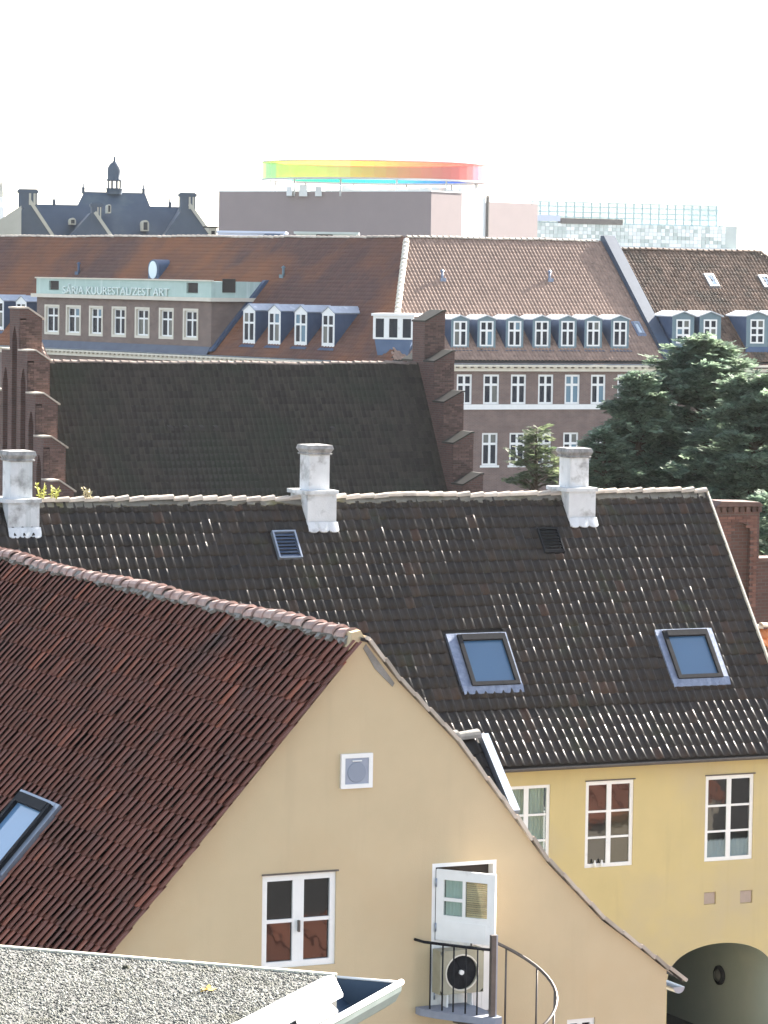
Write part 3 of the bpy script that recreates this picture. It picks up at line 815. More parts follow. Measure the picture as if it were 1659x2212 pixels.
# ================================================================== SPIRAL STAIR AND LANDING
nw = G.y((1064, 2100), -1.02)
zland = G.y((1000, 2186), -.6).z
st = thing('spiral_stair', G.M @ Matrix.Translation((nw.x, -1.02, 0)), 'dark steel spiral stair with landing railing in front of the white half door', 'stair')
SM = WM[st.name]
zr = G.y((1064, 2052), -1.02).z
ztop = G.y((1066, 2020), -1.02).z
MB().box(-.035, .035, -.035, .035, 0, ztop).build('newel_post', STEEL, st, SM)
MB().box(.037, .062, -.03, .03, 0, ztop).build('post_cover', ZINC, st, SM)
# landing
m = MB(); lx = -1.12
ring = [(0.12, .98), (-.70, .98), (-.70, .84), (-.58, .58), (-.38, .28), (-.15, -.02), (.0, -.10), (0.12, -.08)]
m.prism([(x, y, zland) for x, y in ring], (0, 0, -.10))
m.build('landing', DECK, st, SM)
rail = [(-.72, 1.0, zr + .02), (-.64, .86, zr), (-.45, .58, zr), (-.22, .25, zr), (-.03, .02, zr)]
MB().tube(rail, .021).build('handrail', BLACKMETAL, st, SM)
for bx in (-.58, -.47, -.37, -.26, -.15):
    by = np.interp(bx, [-.64, -.45, -.22, -.03], [.86, .58, .25, .02])
    MB().tube([(bx, by, zland), (bx, by, zr)], .012, seg=6).build('baluster', BLACKMETAL, st, SM)
def helix_z(a): return zr + .0 - (90 - a) / 90 * .62
hp = []
for a in range(100, -200, -8):
    hp.append((.9 * math.cos(R(a)), .9 * math.sin(R(a)), helix_z(a) + .14))
MB().tube(hp, .024).build('handrail', STEEL, st, SM)
for k in range(9):
    a = 82 - k * 32
    z = zland - .2 - k * .215
    m = MB(); a0, a1 = R(a + 18), R(a - 18)
    m.prism([(.05 * math.cos(a0), .05 * math.sin(a0), z), (.9 * math.cos(a0), .9 * math.sin(a0), z), (.9 * math.cos(a1), .9 * math.sin(a1), z), (.05 * math.cos(a1), .05 * math.sin(a1), z)], (0, 0, -.05))
    m.build('tread', STEEL, st, SM)
    aa = R(a)
    MB().tube([(.9 * math.cos(aa), .9 * math.sin(aa), z), (.9 * math.cos(aa), .9 * math.sin(aa), helix_z(a) + .14)], .015, seg=6).build('baluster', STEEL, st, SM)

# ================================================================== FAN UNIT on the landing
fq0, fq1 = G.y((952, 2056), -.3), G.y((1044, 2142), -.3)
fu = thing('fan_unit', G.M @ Matrix.Translation(((fq0.x + fq1.x) / 2, -.3, fq1.z)), 'beige box fan unit with round black fan behind the landing railing', 'fan unit')
FM = WM[fu.name]
fw2, fh2 = (fq1.x - fq0.x) / 2, fq0.z - fq1.z
m = MB(); seg = 28; rr = min(fw2, fh2 / 2) * .80; cz = fh2 * .48
def sq(t):
    c, s = math.cos(t), math.sin(t); k = 1 / max(abs(c), abs(s))
    return (fw2 * c * k, -.0, fh2 / 2 + fh2 / 2 * s * k)
for k in range(seg):
    a, b = 2 * math.pi * k / seg, 2 * math.pi * (k + 1) / seg
    ca = lambda t, r, y: (r * math.cos(t), y, cz + r * math.sin(t))
    m.face([ca(a, rr, 0), ca(b, rr, 0), sq(b), sq(a)])
    m.face([ca(a, rr, 0), ca(a, rr, .06), ca(b, rr, .06), ca(b, rr, 0)])
m.box(-fw2, -fw2 + .004, .001, .25, 0, fh2).box(fw2 - .004, fw2, .001, .25, 0, fh2).box(-fw2 + .004, fw2 - .004, .001, .25, fh2 - .004, fh2).box(-fw2 + .004, fw2 - .004, .001, .25, 0, .004)
m.build('casing', OLIVE, fu, FM)
m = MB()
for k in range(seg):
    a, b = 2 * math.pi * k / seg, 2 * math.pi * (k + 1) / seg
    m.face([(0, .05, cz), ca(a, rr, .05), ca(b, rr, .05)])
m.build('fan_recess', BLACKMETAL, fu, FM)
m = MB()
for k in range(5):
    t = 2 * math.pi * k / 5
    m.face([(.03 * math.cos(t), .03, cz + .03 * math.sin(t)), (rr * .92 * math.cos(t), .02, cz + rr * .92 * math.sin(t)), (rr * .92 * math.cos(t + .75), .045, cz + rr * .92 * math.sin(t + .75)), (.03 * math.cos(t + .9), .045, cz + .03 * math.sin(t + .9))])
m.build('fan_blades', BLACKMETAL, fu, FM)
MB().tube([(0, .045, cz), (0, .0, cz)], .035, seg=12).build('hub', WHITE, fu, FM)
m = MB()
for k in range(seg):
    a, b = 2 * math.pi * k / seg, 2 * math.pi * (k + 1) / seg
    m.face([ca(a, rr, -.012), ca(b, rr, -.012), ca(b, rr * 1.07, -.004), ca(a, rr * 1.07, -.004)]); m.face([ca(a, rr * .97, .0), ca(b, rr * .97, .0), ca(b, rr, -.012), ca(a, rr, -.012)])
m.build('fan_rim', CREAM, fu, FM)
for sx in (-.2, .2):
    MB().box(sx - .012, sx + .012, .05, .2, zland - fq1.z, 0).build('foot', WHITE, fu, FM)

# ================================================================== DARK ROOFED YELLOW HOUSE
dp = at(1318, 1800, 80.0)
D = Frame(Vector((dp.x, dp.y, 0)), 25)
dh = thing('long_house', D, 'long yellow house with sooty dark tiled roof, three white chimneys and an arched gateway', 'house')
WR = 4.6
ze = D.y((1370, 1643), -.30).z
zrd = D.y((800, 1075), WR).z
ybr = 0.85
zbr = D.y((1230, 1528), ybr).z
xR = D.y((1524, 1070), WR).x
xLft = D.y((-160, 1080), WR).x
w1 = qwin(D, (1088, 1700), (1186, 1878), 0); w2 = qwin(D, (1266, 1689), (1366, 1869), 0); w3 = qwin(D, (1525, 1677), (1625, 1855), 0)
w0 = tuple(w2[i] - (w2[0] - w1[0]) * 2 * (1 if i < 2 else 0) for i in range(4))
v1 = qwin(D, (1521, 1928), (1546, 1953), 0); v2 = qwin(D, (1599, 1924), (1625, 1950), 0)
aL = D.y((1441, 2125)); aC = D.y((1558, 2037)); ahw = aC.x - aL.x; ah = aC.z - aL.z
ax = aC.x
m = MB()
# wall upper part with rectangular openings, lower part with the arch
m.wall(xLft, xR, aC.z + .05, ze + .02, 0, [w0, w1, w2, w3, v1, v2], depth=.11)
m.face([(xLft, 0, 0), (ax - ahw, 0, 0), (ax - ahw, 0, aC.z + .05), (xLft, 0, aC.z + .05)])
m.face([(ax + ahw, 0, 0), (xR, 0, 0), (xR, 0, aC.z + .05), (ax + ahw, 0, aC.z + .05)])
NA = 32
def arch(t): return ax + ahw * -math.cos(t), aL.z + ah * (math.sin(t) ** 0.85)
ap = [arch(math.pi * k / NA) for k in range(NA + 1)]
for (xa, za), (xb, zb) in zip(ap, ap[1:]):
    m.face([(xa, 0, za), (xb, 0, zb), (xb, 0, aC.z + .05), (xa, 0, aC.z + .05)])
m.face([(xR, 0, 0), (xR, WR * 2, 0), (xR, WR * 2, ze), (xR, WR, zrd), (xR, 0, ze)])
m.box(v1[0], v1[1], .05, .11, v1[2], v1[3]).box(v2[0], v2[1], .05, .11, v2[2], v2[3])
m.build('wall', YELLOW, dh, D)
for v in (v1, v2):
    MB().box(v[0] + .015, v[1] - .015, .03, .05, v[2] + .015, v[3] - .015).build('wall_plate', material('pinkish_plate', (.36, .29, .24), (.42, .33, .27), scale=8), dh, D)
m = MB()
ring = [(ax - ahw, 0)] + ap + [(ax + ahw, 0)]
for (xa, za), (xb, zb) in zip(ring, ring[1:]):
    m.face([(xa, 0.001, za), (xa, 8.6, za), (xb, 8.6, zb), (xb, 0.001, zb)], True)
m.face([(ax - ahw, 8.6, 0), (ax + ahw, 8.6, 0)] + [(x, 8.6, z) for x, z in ap[::-1]])
m.build('gateway_passage', TUNNEL, dh, D)
GREENGLASS = glass_material('pale_curtained_glass', (.03, .03, .03), clear=.9)
window(dh, D, *w1, .03, rows=(0, .34, .67, 1), fw=.08, bar=.05, mull=.12, pane_mat=GREENGLASS, curtain=CURTAIN, label='white casement with pale curtains, half hidden by the gable', depth=.06)
OLIVEGLASS = glass_material('olive_dark_glass', (.035, .030, .018), spec=.5)
window(dh, D, *w2, .03, rows=(0, .34, .67, 1), fw=.09, bar=.05, mull=.12, depth=.06, pane_mats=[GLASSDARK, GLASSDARK, GLASSDARK, OLIVEGLASS, OLIVEGLASS, GLASSDARK])
OLIVEGLASS = glass_material('olive_dark_glass', (.035, .030, .018), spec=.5)
W3o = window(dh, D, *w3, .03, rows=(0, .34, .67, 1), fw=.09, bar=.05, mull=.12, depth=.06, pane_mats=[GREENGLASS, GLASSDARK, GLASSDARK, GREENGLASS, GLASSDARK, GLASSDARK])
MB().box(w3[0] + .02, w3[1] - .02, .2, .24, w3[2], w3[3]).build('room_backing', ROOFUNDER, W3o, D)
window(dh, D, *w0, .03, rows=(0, .34, .67, 1), fw=.08, bar=.05, mull=.12, depth=.06)
m = MB(); n_ = 18; cw0, cw1 = w3[0] + .09, w3[1] - .09
for i in range(n_):
    xa, xb = cw0 + (cw1 - cw0) * i / n_, cw0 + (cw1 - cw0) * (i + 1) / n_
    m.face([(xa, .075 + .02 * (i % 2), w3[2] + .09), (xb, .075 + .02 * ((i + 1) % 2), w3[2] + .09), (xb, .075 + .02 * ((i + 1) % 2), w3[2] + .52), (xa, .075 + .02 * (i % 2), w3[2] + .46)], True)
m.build('half_curtain', material('white_half_curtain', (.5, .52, .54), (.6, .62, .64), scale=4), W3o, D)
for w in (w2, w3):
    MB().box(w[0] - .02, w[1] + .03, -.025, .05, w[3] + .002, w[3] + .03).build('head_strip', STEEL, dh, D)
# roof
Ym = Vector((0, WR - ybr, zrd - zbr)).normalized(); Lm = Vector((0, WR - ybr, zrd - zbr)).length
Ys = Vector((0, ybr + .42, zbr - (ze + .02))).normalized(); Ls = Vector((0, ybr + .42, zbr - (ze + .02))).length
m = MB()
m.face([(xLft, -.40, ze - .05), (xR, -.40, ze - .05), (xR, ybr, zbr - .05), (xLft, ybr, zbr - .05)])
m.face([(xLft, ybr, zbr - .05), (xR, ybr, zbr - .05), (xR, WR, zrd - .05), (xLft, WR, zrd - .05)])
m.face([(xLft, WR, zrd - .05), (xR, WR, zrd - .05), (xR, WR * 2 + .4, ze - .05), (xLft, WR * 2 + .4, ze - .05)])
m.face([(xLft, -.40, ze - .08), (xLft, 0, ze - .0), (xR, 0, ze - .0), (xR, -.4, ze - .08)])
m.build('roof_underlay', ROOFUNDER, dh, D)
nm = int(round(Lm / .315)); gm_ = Lm / nm
ns = int(round(Ls / .315)); gs_ = Ls / ns
cwD = 0.228
nC = int((xR - xLft) / cwD) + 1
OM = Vector((xR - nC * cwD, ybr, zbr)); OS = Vector((xR - nC * cwD, -.42, ze + .02))
Zm = Vector((1, 0, 0)).cross(Ym)
def on_main(q):
    p = D.hit(q, (0, ybr, zbr), Zm); return p.x - OM.x, (p - OM).dot(Ym)
def rect_main(*qs):
    ps = [on_main(q) for q in qs]
    # left/right from the averages of left and right corners (given TL, TR, BR, BL)
    return (ps[0][0] + ps[3][0]) / 2, (ps[1][0] + ps[2][0]) / 2, (ps[2][1] + ps[3][1]) / 2, (ps[0][1] + ps[1][1]) / 2
k1 = rect_main((957, 1374), (1088, 1368), (1130, 1488), (1003, 1495))
k2 = rect_main((1408, 1364), (1532, 1360), (1576, 1473), (1455, 1478))
l1 = rect_main((583, 1153), (633, 1149), (652, 1207), (603, 1212))
l2 = rect_main((1158, 1147), (1200, 1143), (1218, 1195), (1174, 1199))
obst = [k1, k2, l1, l2]
tmeD = tile_mesh('roof_tile', DARKTILE, cwD, gm_, 0.040, roll=0.5, lift=0.020, lip=.013)
lay_tiles(dh, D, OM, (1, 0, 0), Ym, nC, nm, cwD, gm_, tmeD, DARKTILE, sag=.018, runs=60,
          keep=lambda s, t: not any(a + .03 < s < b - .03 and c < t < e for a, b, c, e in obst),
          visible=lambda x, y: not (x < 790 and y > 1190 + x * .23) and not (790 <= x < 1110 and y > 1390 + (x - 790) * 1.1), parts=150)
tmeS = tile_mesh('roof_tile', DARKTILE, cwD, gs_, 0.040, roll=0.5, lift=0.003, lip=.003)
lay_tiles(dh, D, OS, (1, 0, 0), Ys, nC, ns, cwD, gs_, tmeS, DARKTILE, sag=.008, parts=150, jit=.45,
          visible=lambda x, y: x > 920 and y > 1530 and not (x < 1110 and y > 1390 + (x - 790) * 1.1))
SD = slopeframe(D, OM, (1, 0, 0), Ym)
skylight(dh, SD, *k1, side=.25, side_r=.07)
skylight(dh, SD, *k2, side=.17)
for (a, b, c, e), fm in ((l1, ZINC), (l2, BLACKMETAL)):
    m = MB().box(a, a + .04, c, e, 0, .12).box(b - .04, b, c, e, 0, .12).box(a + .04, b - .04, e - .04, e, 0, .12).box(a + .04, b - .04, c, c + .04, 0, .10)
    lv = m.build('louvre_vent', fm, dh, SD)
    for i in range(7):
        yy = c + .06 + (e - c - .1) * i / 7
        MB().box(a + .042, b - .042, -.055, .055, -.008, .008, M=Matrix.Translation((0, yy + .03, .075)) @ Matrix.Rotation(R(-38), 4, 'X')).build('slat', BLUEZINC if fm is ZINC else BLACKMETAL, lv, SD)
    MB().box(a + .02, b - .02, c, e, -.03, .01).build('backing', ROOFUNDER, lv, SD)
rmeD = ridge_mesh('ridge_tile', RIDGETILE, 0.40, 0.108)
lay_ridge(dh, D, (xR, WR, zrd - .0), (xLft, WR, zrd - .0), 0.365, rmeD, jit=.012)
m = MB(); xx = xLft
while xx < xR - .1:
    stp = random.uniform(.07, .2); lo = random.uniform(.12, .2)
    a = Vector((xx, WR, zrd)) + Zm * .05; b = a + Vector((stp, 0, 0))
    m.prism([a, b, b - Ym * (lo + random.uniform(-.03, .03)), a - Ym * lo], -Zm * .05); xx += stp
m.build('ridge_mortar', material('dirty_mortar', (.09, .085, .07), (.2, .19, .16), scale=3, rough=.95, stain=(.12, .11, .03), stain_scale=.9), dh, D)
# right verge
m = MB()
for a, b in ((Vector((xR, -.42, ze + .02)), Vector((xR, ybr, zbr))), (Vector((xR, ybr, zbr)), Vector((xR, WR, zrd)))):
    up = Vector((1, 0, 0)).cross((b - a).normalized())
    m.prism([a - up * .1, b - up * .1, b + up * .085, a + up * .085], (.04, 0, 0))
m.build('verge_board', CREAM, dh, D)
gutter(dh, D, (xLft, -.47, ze - .03), (xR, -.47, ze - .03), r=.07, mat=STEEL)
# chimneys
def chimney(q_l, q_r, q_top, q_neck, q_base_l, q_base_r, q_bot, extra=0):
    """q_l/q_r: left and right silhouette of the shaft at mid height"""
    yc = WR - .33
    a = D.y((q_l, (q_top + q_neck) / 2), yc + .28); b = D.y((q_r, (q_top + q_neck) / 2), yc)
    x1_ = b.x; wv = .60
    zt = D.y((b and (q_l + q_r) / 2, q_top + 8), yc).z; zn = D.y(((q_l + q_r) / 2, q_neck), yc).z
    zb = zrd - 1.1
    x0_ = x1_ - .52
    dep = .55
    o = MB()
    o.box(x0_ - .10, x1_ + .12, yc - .16, yc + dep + .3, zb, zn - .06)
    co = o.build('chimney', CHIMNEY, dh, D)
    MB().box(x0_ - .18, x1_ + .16, yc - .2, yc + dep + .34, zn - .06, zn + .03).build('shoulder', CHIMNEY, co, D)
    MB().box(x0_, x1_, yc, yc + dep, zn + .03, zt - .24).build('shaft', CHIMNEY, co, D)
    m = MB()
    def r4(e, z): return [(x0_ - e, yc - e, z), (x1_ + e, yc - e, z), (x1_ + e, yc + dep + e, z), (x0_ - e, yc + dep + e, z)]
    lv = [(0.035, zt - .24), (.05, zt - .21), (.02, zt - .19), (.075, zt - .1), (.05, zt - .01), (-.04, zt)]
    for (e0, za), (e1, zb_) in zip(lv, lv[1:]):
        A, B = r4(e0, za), r4(e1, zb_)
        for i in range(4): m.face([A[i], A[(i + 1) % 4], B[(i + 1) % 4], B[i]])
    m.face(r4(.035, zt - .24)[::-1]); m.face(r4(-.04, zt))
    m.build('sooty_cap', SOOT, co, D)
    # dressed lead apron with scalloped hem on the slope
    t_top = (Vector((0, yc - .16, 0)) - Vector((0, ybr, 0))).y / Ym.y
    S = slopeframe(D, OM, (1, 0, 0), Ym)
    m = MB(); n = 15; xa_, xb_ = x0_ - .12 - OM.x, x1_ + .14 - OM.x
    for i in range(n):
        a, b = xa_ + (xb_ - xa_) * i / n, xa_ + (xb_ - xa_) * (i + 1) / n
        f = lambda k: abs(math.sin(math.pi * 3 * k / n)) ** .7
        m.face([(a, t_top - .16 - .065 * f(i), .05 + .02 * f(i)), (b, t_top - .16 - .065 * f(i + 1), .05 + .02 * f(i + 1)), (b, t_top + .05, .09), (a, t_top + .05, .09)], True)
        m.face([(a, t_top - .16 - .065 * f(i), .02 + .02 * f(i)), (b, t_top - .16 - .065 * f(i + 1), .02 + .02 * f(i + 1)), (b, t_top - .16 - .065 * f(i + 1), .05 + .02 * f(i + 1)), (a, t_top - .16 - .065 * f(i), .05 + .02 * f(i))])
    m.build('apron', CHIMNEY, co, S)
    return (x0_ + x1_) / 2
chimney(648, 712, 953, 1062, 640, 728, 1122)
chimney(1208, 1272, 960, 1056, 1200, 1285, 1112)
chimney(5, 70, 966, 1080, 5, 85, 1132)
# lamp in the passage
lp = D.x((1559, 2106), ax + ahw)
lam = thing('wall_lamp', D.M @ Matrix.Translation(lp), 'round black bulkhead lamp on the side wall inside the arched gateway', 'lamp')
m = MB(); RL = Matrix.Rotation(R(-90), 4, 'Y')
m.lathe([(.02, .02), (.2, .02), (.24, .05), (.24, .10), (.20, .13), (.155, .125)], seg=20)
m.v = [tuple(RL @ Vector(v)) for v in m.v]
m.build('lamp_ring', BLACKMETAL, lam, WM[lam.name])
m = MB().lathe([(.155, .12), (.12, .16), (.06, .185), (.0, .19)], seg=16); m.v = [tuple(RL @ Vector(v)) for v in m.v]
m.build('lamp_glass', material('dusty_lamp_glass', (.10, .10, .09), rough=.3), lam, WM[lam.name])
# two small ornaments on the window sill
for i, (qx, lab) in enumerate(((1284, 'small white sill ornament in the middle window of the yellow house, left one'), (1299, 'small white sill ornament in the middle window of the yellow house, right one'))):
    p = D.y((qx, 1858), .0)
    m = MB().lathe([(.0, 0), (.03, .0), (.045, .04), (.03, .09), (.018, .12), (.022, .15), (0, .16)], seg=10)
    o = m.build('ornament', WHITE, None, D.M @ Matrix.Translation((p.x, -.02, w2[2] + .02)))
    tag(o, lab, 'ornament', 'white ornaments on the window sill')
# weeds on the ridge
def weed(q, h, n, mat, label, seed):
    rr = random.Random(seed)
    p = D.y(q, WR - .05)
    t = thing('weed', D.M @ Matrix.Translation((p.x, WR - .05, zrd + .08)), label, 'weed', 'weeds rooted along the ridge')
    m, ml = MB(), MB()
    for i in range(n):
        a = rr.uniform(0, 6.28); lean = rr.uniform(.05, .4); hh = h * rr.uniform(.5, 1)
        pts = [Vector((lean * hh * math.cos(a) * k * k, lean * hh * math.sin(a) * k * k, hh * k)) + Vector((rr.uniform(-.12, .12), 0, 0)) * (1 if k == 0 else 1) for k in (0,)]
        b0 = Vector((rr.uniform(-.1, .1), rr.uniform(-.04, .04), 0))
        pts = [b0 + Vector((lean * hh * math.cos(a) * k * k, lean * hh * math.sin(a) * k * k, hh * k)) for k in (0, .35, .7, 1)]
        m.tube(pts, .008, seg=5, radii=[.01, .008, .006, .004])
        for k in range(7):
            f = rr.uniform(.15, 1); c = b0 + Vector((lean * hh * math.cos(a) * f * f, lean * hh * math.sin(a) * f * f, hh * f))
            d1 = Vector((rr.uniform(-1, 1), rr.uniform(-1, 1), rr.uniform(-.2, 1))).normalized() * rr.uniform(.05, .10); d2 = d1.orthogonal().normalized() * .025
            ml.face([c, c + d1 * .5 + d2, c + d1, c + d1 * .5 - d2])
    m.build('stem', mat, t, WM[t.name]); ml.build('leaves', mat, t, WM[t.name])
weed((92, 1070), .42, 6, WEED, 'yellow green weed beside the leftmost white chimney', 1)
weed((117, 1072), .32, 6, WEED, 'bright short weed clump between chimney and dried weed on the ridge', 2)
weed((192, 1072), .26, 5, DRYWEED, 'dried brown weed tuft on the dark roof ridge right of the green weeds', 3)

# ================================================================== CHURCH with stepped brick gables
ch0 = at(31, 800, 150.0)
C = Frame(Vector((ch0.x, ch0.y, 0)), 26)
cu = thing('church', C, 'old brick church with stepped gables and dark mossy tiled roof', 'church')
# local: gable face plane x=0 looks to -x; ridge runs along +x at y=0
TH = 1.02
zrc = C.y((500, 786), 0).z
xg2 = C.y((917, 730), -.6).x          # left face of the far gable
pc = math.atan(1.80)
halfw = 6.4
ww = Vector((0, -1, 0))
cw_, ga_ = .235, .34
Yc = Vector((0, math.cos(pc), math.sin(pc)))
Lc = halfw / math.cos(pc)
m = MB()
for s in (-1, 1):
    m.face([(TH, s * halfw, zrc - halfw * math.tan(pc)), (xg2, s * halfw, zrc - halfw * math.tan(pc)), (xg2, 0, zrc - .03), (TH, 0, zrc - .03)][::-s])
m.face([(TH, -halfw + .3, 0), (xg2, -halfw + .3, 0), (xg2, -halfw + .3, zrc - halfw * math.tan(pc) + .3), (TH, -halfw + .3, zrc - halfw * math.tan(pc) + .3)])
m.build('roof_underlay', ROOFUNDER, cu, C)
tmeC = tile_mesh('roof_tile', CHURCHTILE, cw_, ga_, .045, roll=.5, n=6, lift=.03)
nc = int((xg2 - TH) / cw_) + 1; nrw = int(Lc / ga_)
OC = Vector((TH, 0, zrc)) - Yc * (nrw * ga_)
lay_tiles(cu, C, OC, (1, 0, 0), Yc, nc, nrw, cw_, ga_, tmeC, CHURCHTILE, sag=.02, visible=lambda x, y: y < 1060)
rmeC = ridge_mesh('ridge_tile', material('brown_ridge_tile', (.16, .12, .10), (.24, .19, .16), scale=3, isl=.25), .42, .13)
lay_ridge(cu, C, (TH, 0, zrc), (xg2, 0, zrc), .39, rmeC, jit=.01)
for q in ((367, 929), (401, 929), (435, 929), (465, 929), (717, 931)):
    p = C.hit(q, (0, 0, zrc), Vector((1, 0, 0)).cross(Yc))
    MB().prism([(p.x - .14, p.y - .16, p.z - .02), (p.x + .14, p.y - .16, p.z - .02), (p.x + .1, p.y - .16, p.z + .13), (p.x - .1, p.y - .16, p.z + .13)], (0, .3, .1)).build('vent_tile', ROOFUNDER, cu, C)
def brick_pieces(parent, fr, O, X, N, W, H, parts, bw=.27, bh=.095, mat=None, mask=None, name='brick'):
    """bricks standing a little proud of a face; the first ones are parts, the rest one part of stuff"""
    O, X, N = Vector(O), Vector(X), Vector(N); Zv = Vector((0, 0, 1))
    me = MB().box(0, bw - .018, 0, bh - .016, 0, .035).mesh(name, mat)
    me2 = MB().box(0, bw / 2 - .018, 0, bh - .016, 0, .035).mesh(name, mat)
    B = Matrix(((X.x, Zv.x, N.x, 0), (X.y, Zv.y, N.y, 0), (X.z, Zv.z, N.z, 0), (0, 0, 0, 1)))
    out, out2 = [], []
    for r in range(int(H / bh)):
        x = 0.0; first = r % 2
        while x < W - .05:
            half = (first or x + bw > W + .03)
            wdt = bw / 2 if half else bw
            if x + wdt > W + .04: break
            if mask is None or mask(x + wdt / 2, (r + .5) * bh):
                M = fr.M @ Matrix.Translation(O + X * x + Zv * (r * bh) + N * (random.uniform(-.022, -.004))) @ B @ Matrix.Rotation(random.gauss(0, .01), 4, 'Z')
                (out2 if half else out).append(M)
            x += wdt; first = 0
    allm = [(M, me) for M in out] + [(M, me2) for M in out2]
    random.shuffle(allm)
    for M, me_ in allm[:parts]: link(bpy.data.objects.new(name, me_), M, parent)
    Pi = WM[parent.name].inverted()
    for mm in (me, me2):
        rest = [Pi @ M for M, q in allm[parts:] if q is mm]
        if rest:
            tag(link(bpy.data.objects.new(name + 's', merge_mesh(name + 's', mm, rest, mat)), WM[parent.name], parent), kind='stuff')
def stepped_gable(x0, cap_mat, nparts, niches):
    """crow-stepped gable wall from x0 to x0+TH; steps 1 m wide, 1.88 m high"""
    # z of the step shoulders measured on the near end faces
    zt0 = zrc + 1.95
    steps = [(0.62, zt0)] + [(0.62 + 1.0 * k, zt0 - 1.80 * k) for k in range(1, 7)]
    m = MB()
    g_o = None
    prev = 0.0
    caps = []
    NICHE = .22
    for k, (yw, zt) in enumerate(steps):
        for s in ((-1, 1)):
            ya, yb = (prev, yw) if s > 0 else (-yw, -prev)
            if niches:
                if k == 0:
                    if s > 0: continue
                    ya, yb = -yw, yw
                yc = (ya + yb) / 2; nwid = .30
                n_top = zt - .95; n_bot = 3.0
                # face at x0 split round the niche, niche head pointed
                m.face([(x0, yb, 0), (x0, yc + nwid, 0), (x0, yc + nwid, n_top), (x0, yb, n_top)][::1])
                m.face([(x0, yc - nwid, 0), (x0, ya, 0), (x0, ya, n_top), (x0, yc - nwid, n_top)])
                m.face([(x0, yc + nwid, 0), (x0, yc - nwid, 0), (x0, yc - nwid, n_bot), (x0, yc + nwid, n_bot)])
                hd = [(yc - nwid + nwid * t, n_top + .62 * math.sin(t * math.pi / 2) ** 1.0 * (1 - .1 * (1 - t))) for t in (0, .2, .4, .6, .8, 1)]
                full = hd + [(2 * yc - y, z) for y, z in hd[-2::-1]]
                for (y1, z1), (y2, z2) in zip(full, full[1:]):
                    m.face([(x0, y2, z2), (x0, y1, z1), (x0, y1, zt), (x0, y2, zt)])
                    m.face([(x0, y1, z1), (x0, y2, z2), (x0 + NICHE, y2, z2), (x0 + NICHE, y1, z1)])
                m.face([(x0, yb, n_top), (x0, yc + nwid, n_top), (x0, yc + nwid, zt), (x0, yb, zt)])
                m.face([(x0, yc - nwid, n_top), (x0, ya, n_top), (x0, ya, zt), (x0, yc - nwid, zt)])
                m.face([(x0, yc - nwid, n_bot), (x0 + NICHE, yc - nwid, n_bot), (x0 + NICHE, yc - nwid, n_top), (x0, yc - nwid, n_top)])
                m.face([(x0, yc + nwid, n_bot), (x0, yc + nwid, n_top), (x0 + NICHE, yc + nwid, n_top), (x0 + NICHE, yc + nwid, n_bot)])
                m.face([(x0 + NICHE, yc + nwid, n_bot), (x0 + NICHE, yc - nwid, n_bot), (x0 + NICHE, yc - nwid, n_top)] [:0] + [(x0 + NICHE, yc + nwid, n_bot), (x0 + NICHE, yc - nwid, n_bot)] + [(x0 + NICHE, y, z) for y, z in full])
                m.box(x0 + .30, x0 + TH, ya, yb, 0, zt)
                caps.append((ya, yb, zt))
            else:
                if k == 0:
                    if s > 0: continue
                    ya, yb = -yw, yw
                m.box(x0, x0 + TH, ya + .001 * k, yb - .001 * k, 0, zt)
                caps.append((ya, yb, zt))
        prev = yw
    o = m.build('stepped_gable', BRICKC, cu, C)
    for ya, yb, zt in caps:
        e = .02
        if niches: pr_ = [(x0, zt), (x0, zt + .42), (x0 + .36, zt + .42), (x0 + TH, zt)]; tl_ = [(x0 - .05, zt + .42), (x0 + .37, zt + .43), (x0 + TH + .1, zt - .05)]
        else: pr_ = [(x0, zt), (x0 + TH, zt), (x0 + TH, zt + .46), (x0 + .9, zt + .46)]; tl_ = [(x0 - .03, zt - .015), (x0 + .9, zt + .47), (x0 + TH + .02, zt + .47)]
        c = MB()
        c.prism([(x, ya - e, z) for x, z in pr_], (0, yb - ya + 2 * e, 0))
        co = c.build('step_cap', BRICKC, o, C)
        c = MB()
        for (xa, za_), (xb, zb_) in zip(tl_, tl_[1:]):
            c.prism([(xa, ya - e - .05, za_), (xb, ya - e - .05, zb_), (xb, ya - e - .05, zb_ + .07), (xa, ya - e - .05, za_ + .07)], (0, yb - ya + 2 * e + .1, 0))
        c.build('cap_tile', cap_mat, o, C)
    # bricks on the end faces that look towards us
    for k in range(0, 5):
        yw, zt = steps[k]
        brick_pieces(o, C, (x0 + .02, -yw, zt - 1.86), (1, 0, 0), (0, -1, 0), TH - .04, 1.84, nparts, mat=BRICKPALE)
stepped_gable(0, RIDGETILE, 58, True)  # pale cap tile puts the sunlight on these steps into the colour
stepped_gable(xg2, CHURCHTILE, 58, False)  # dark cap tile puts the shade on these steps into the colour

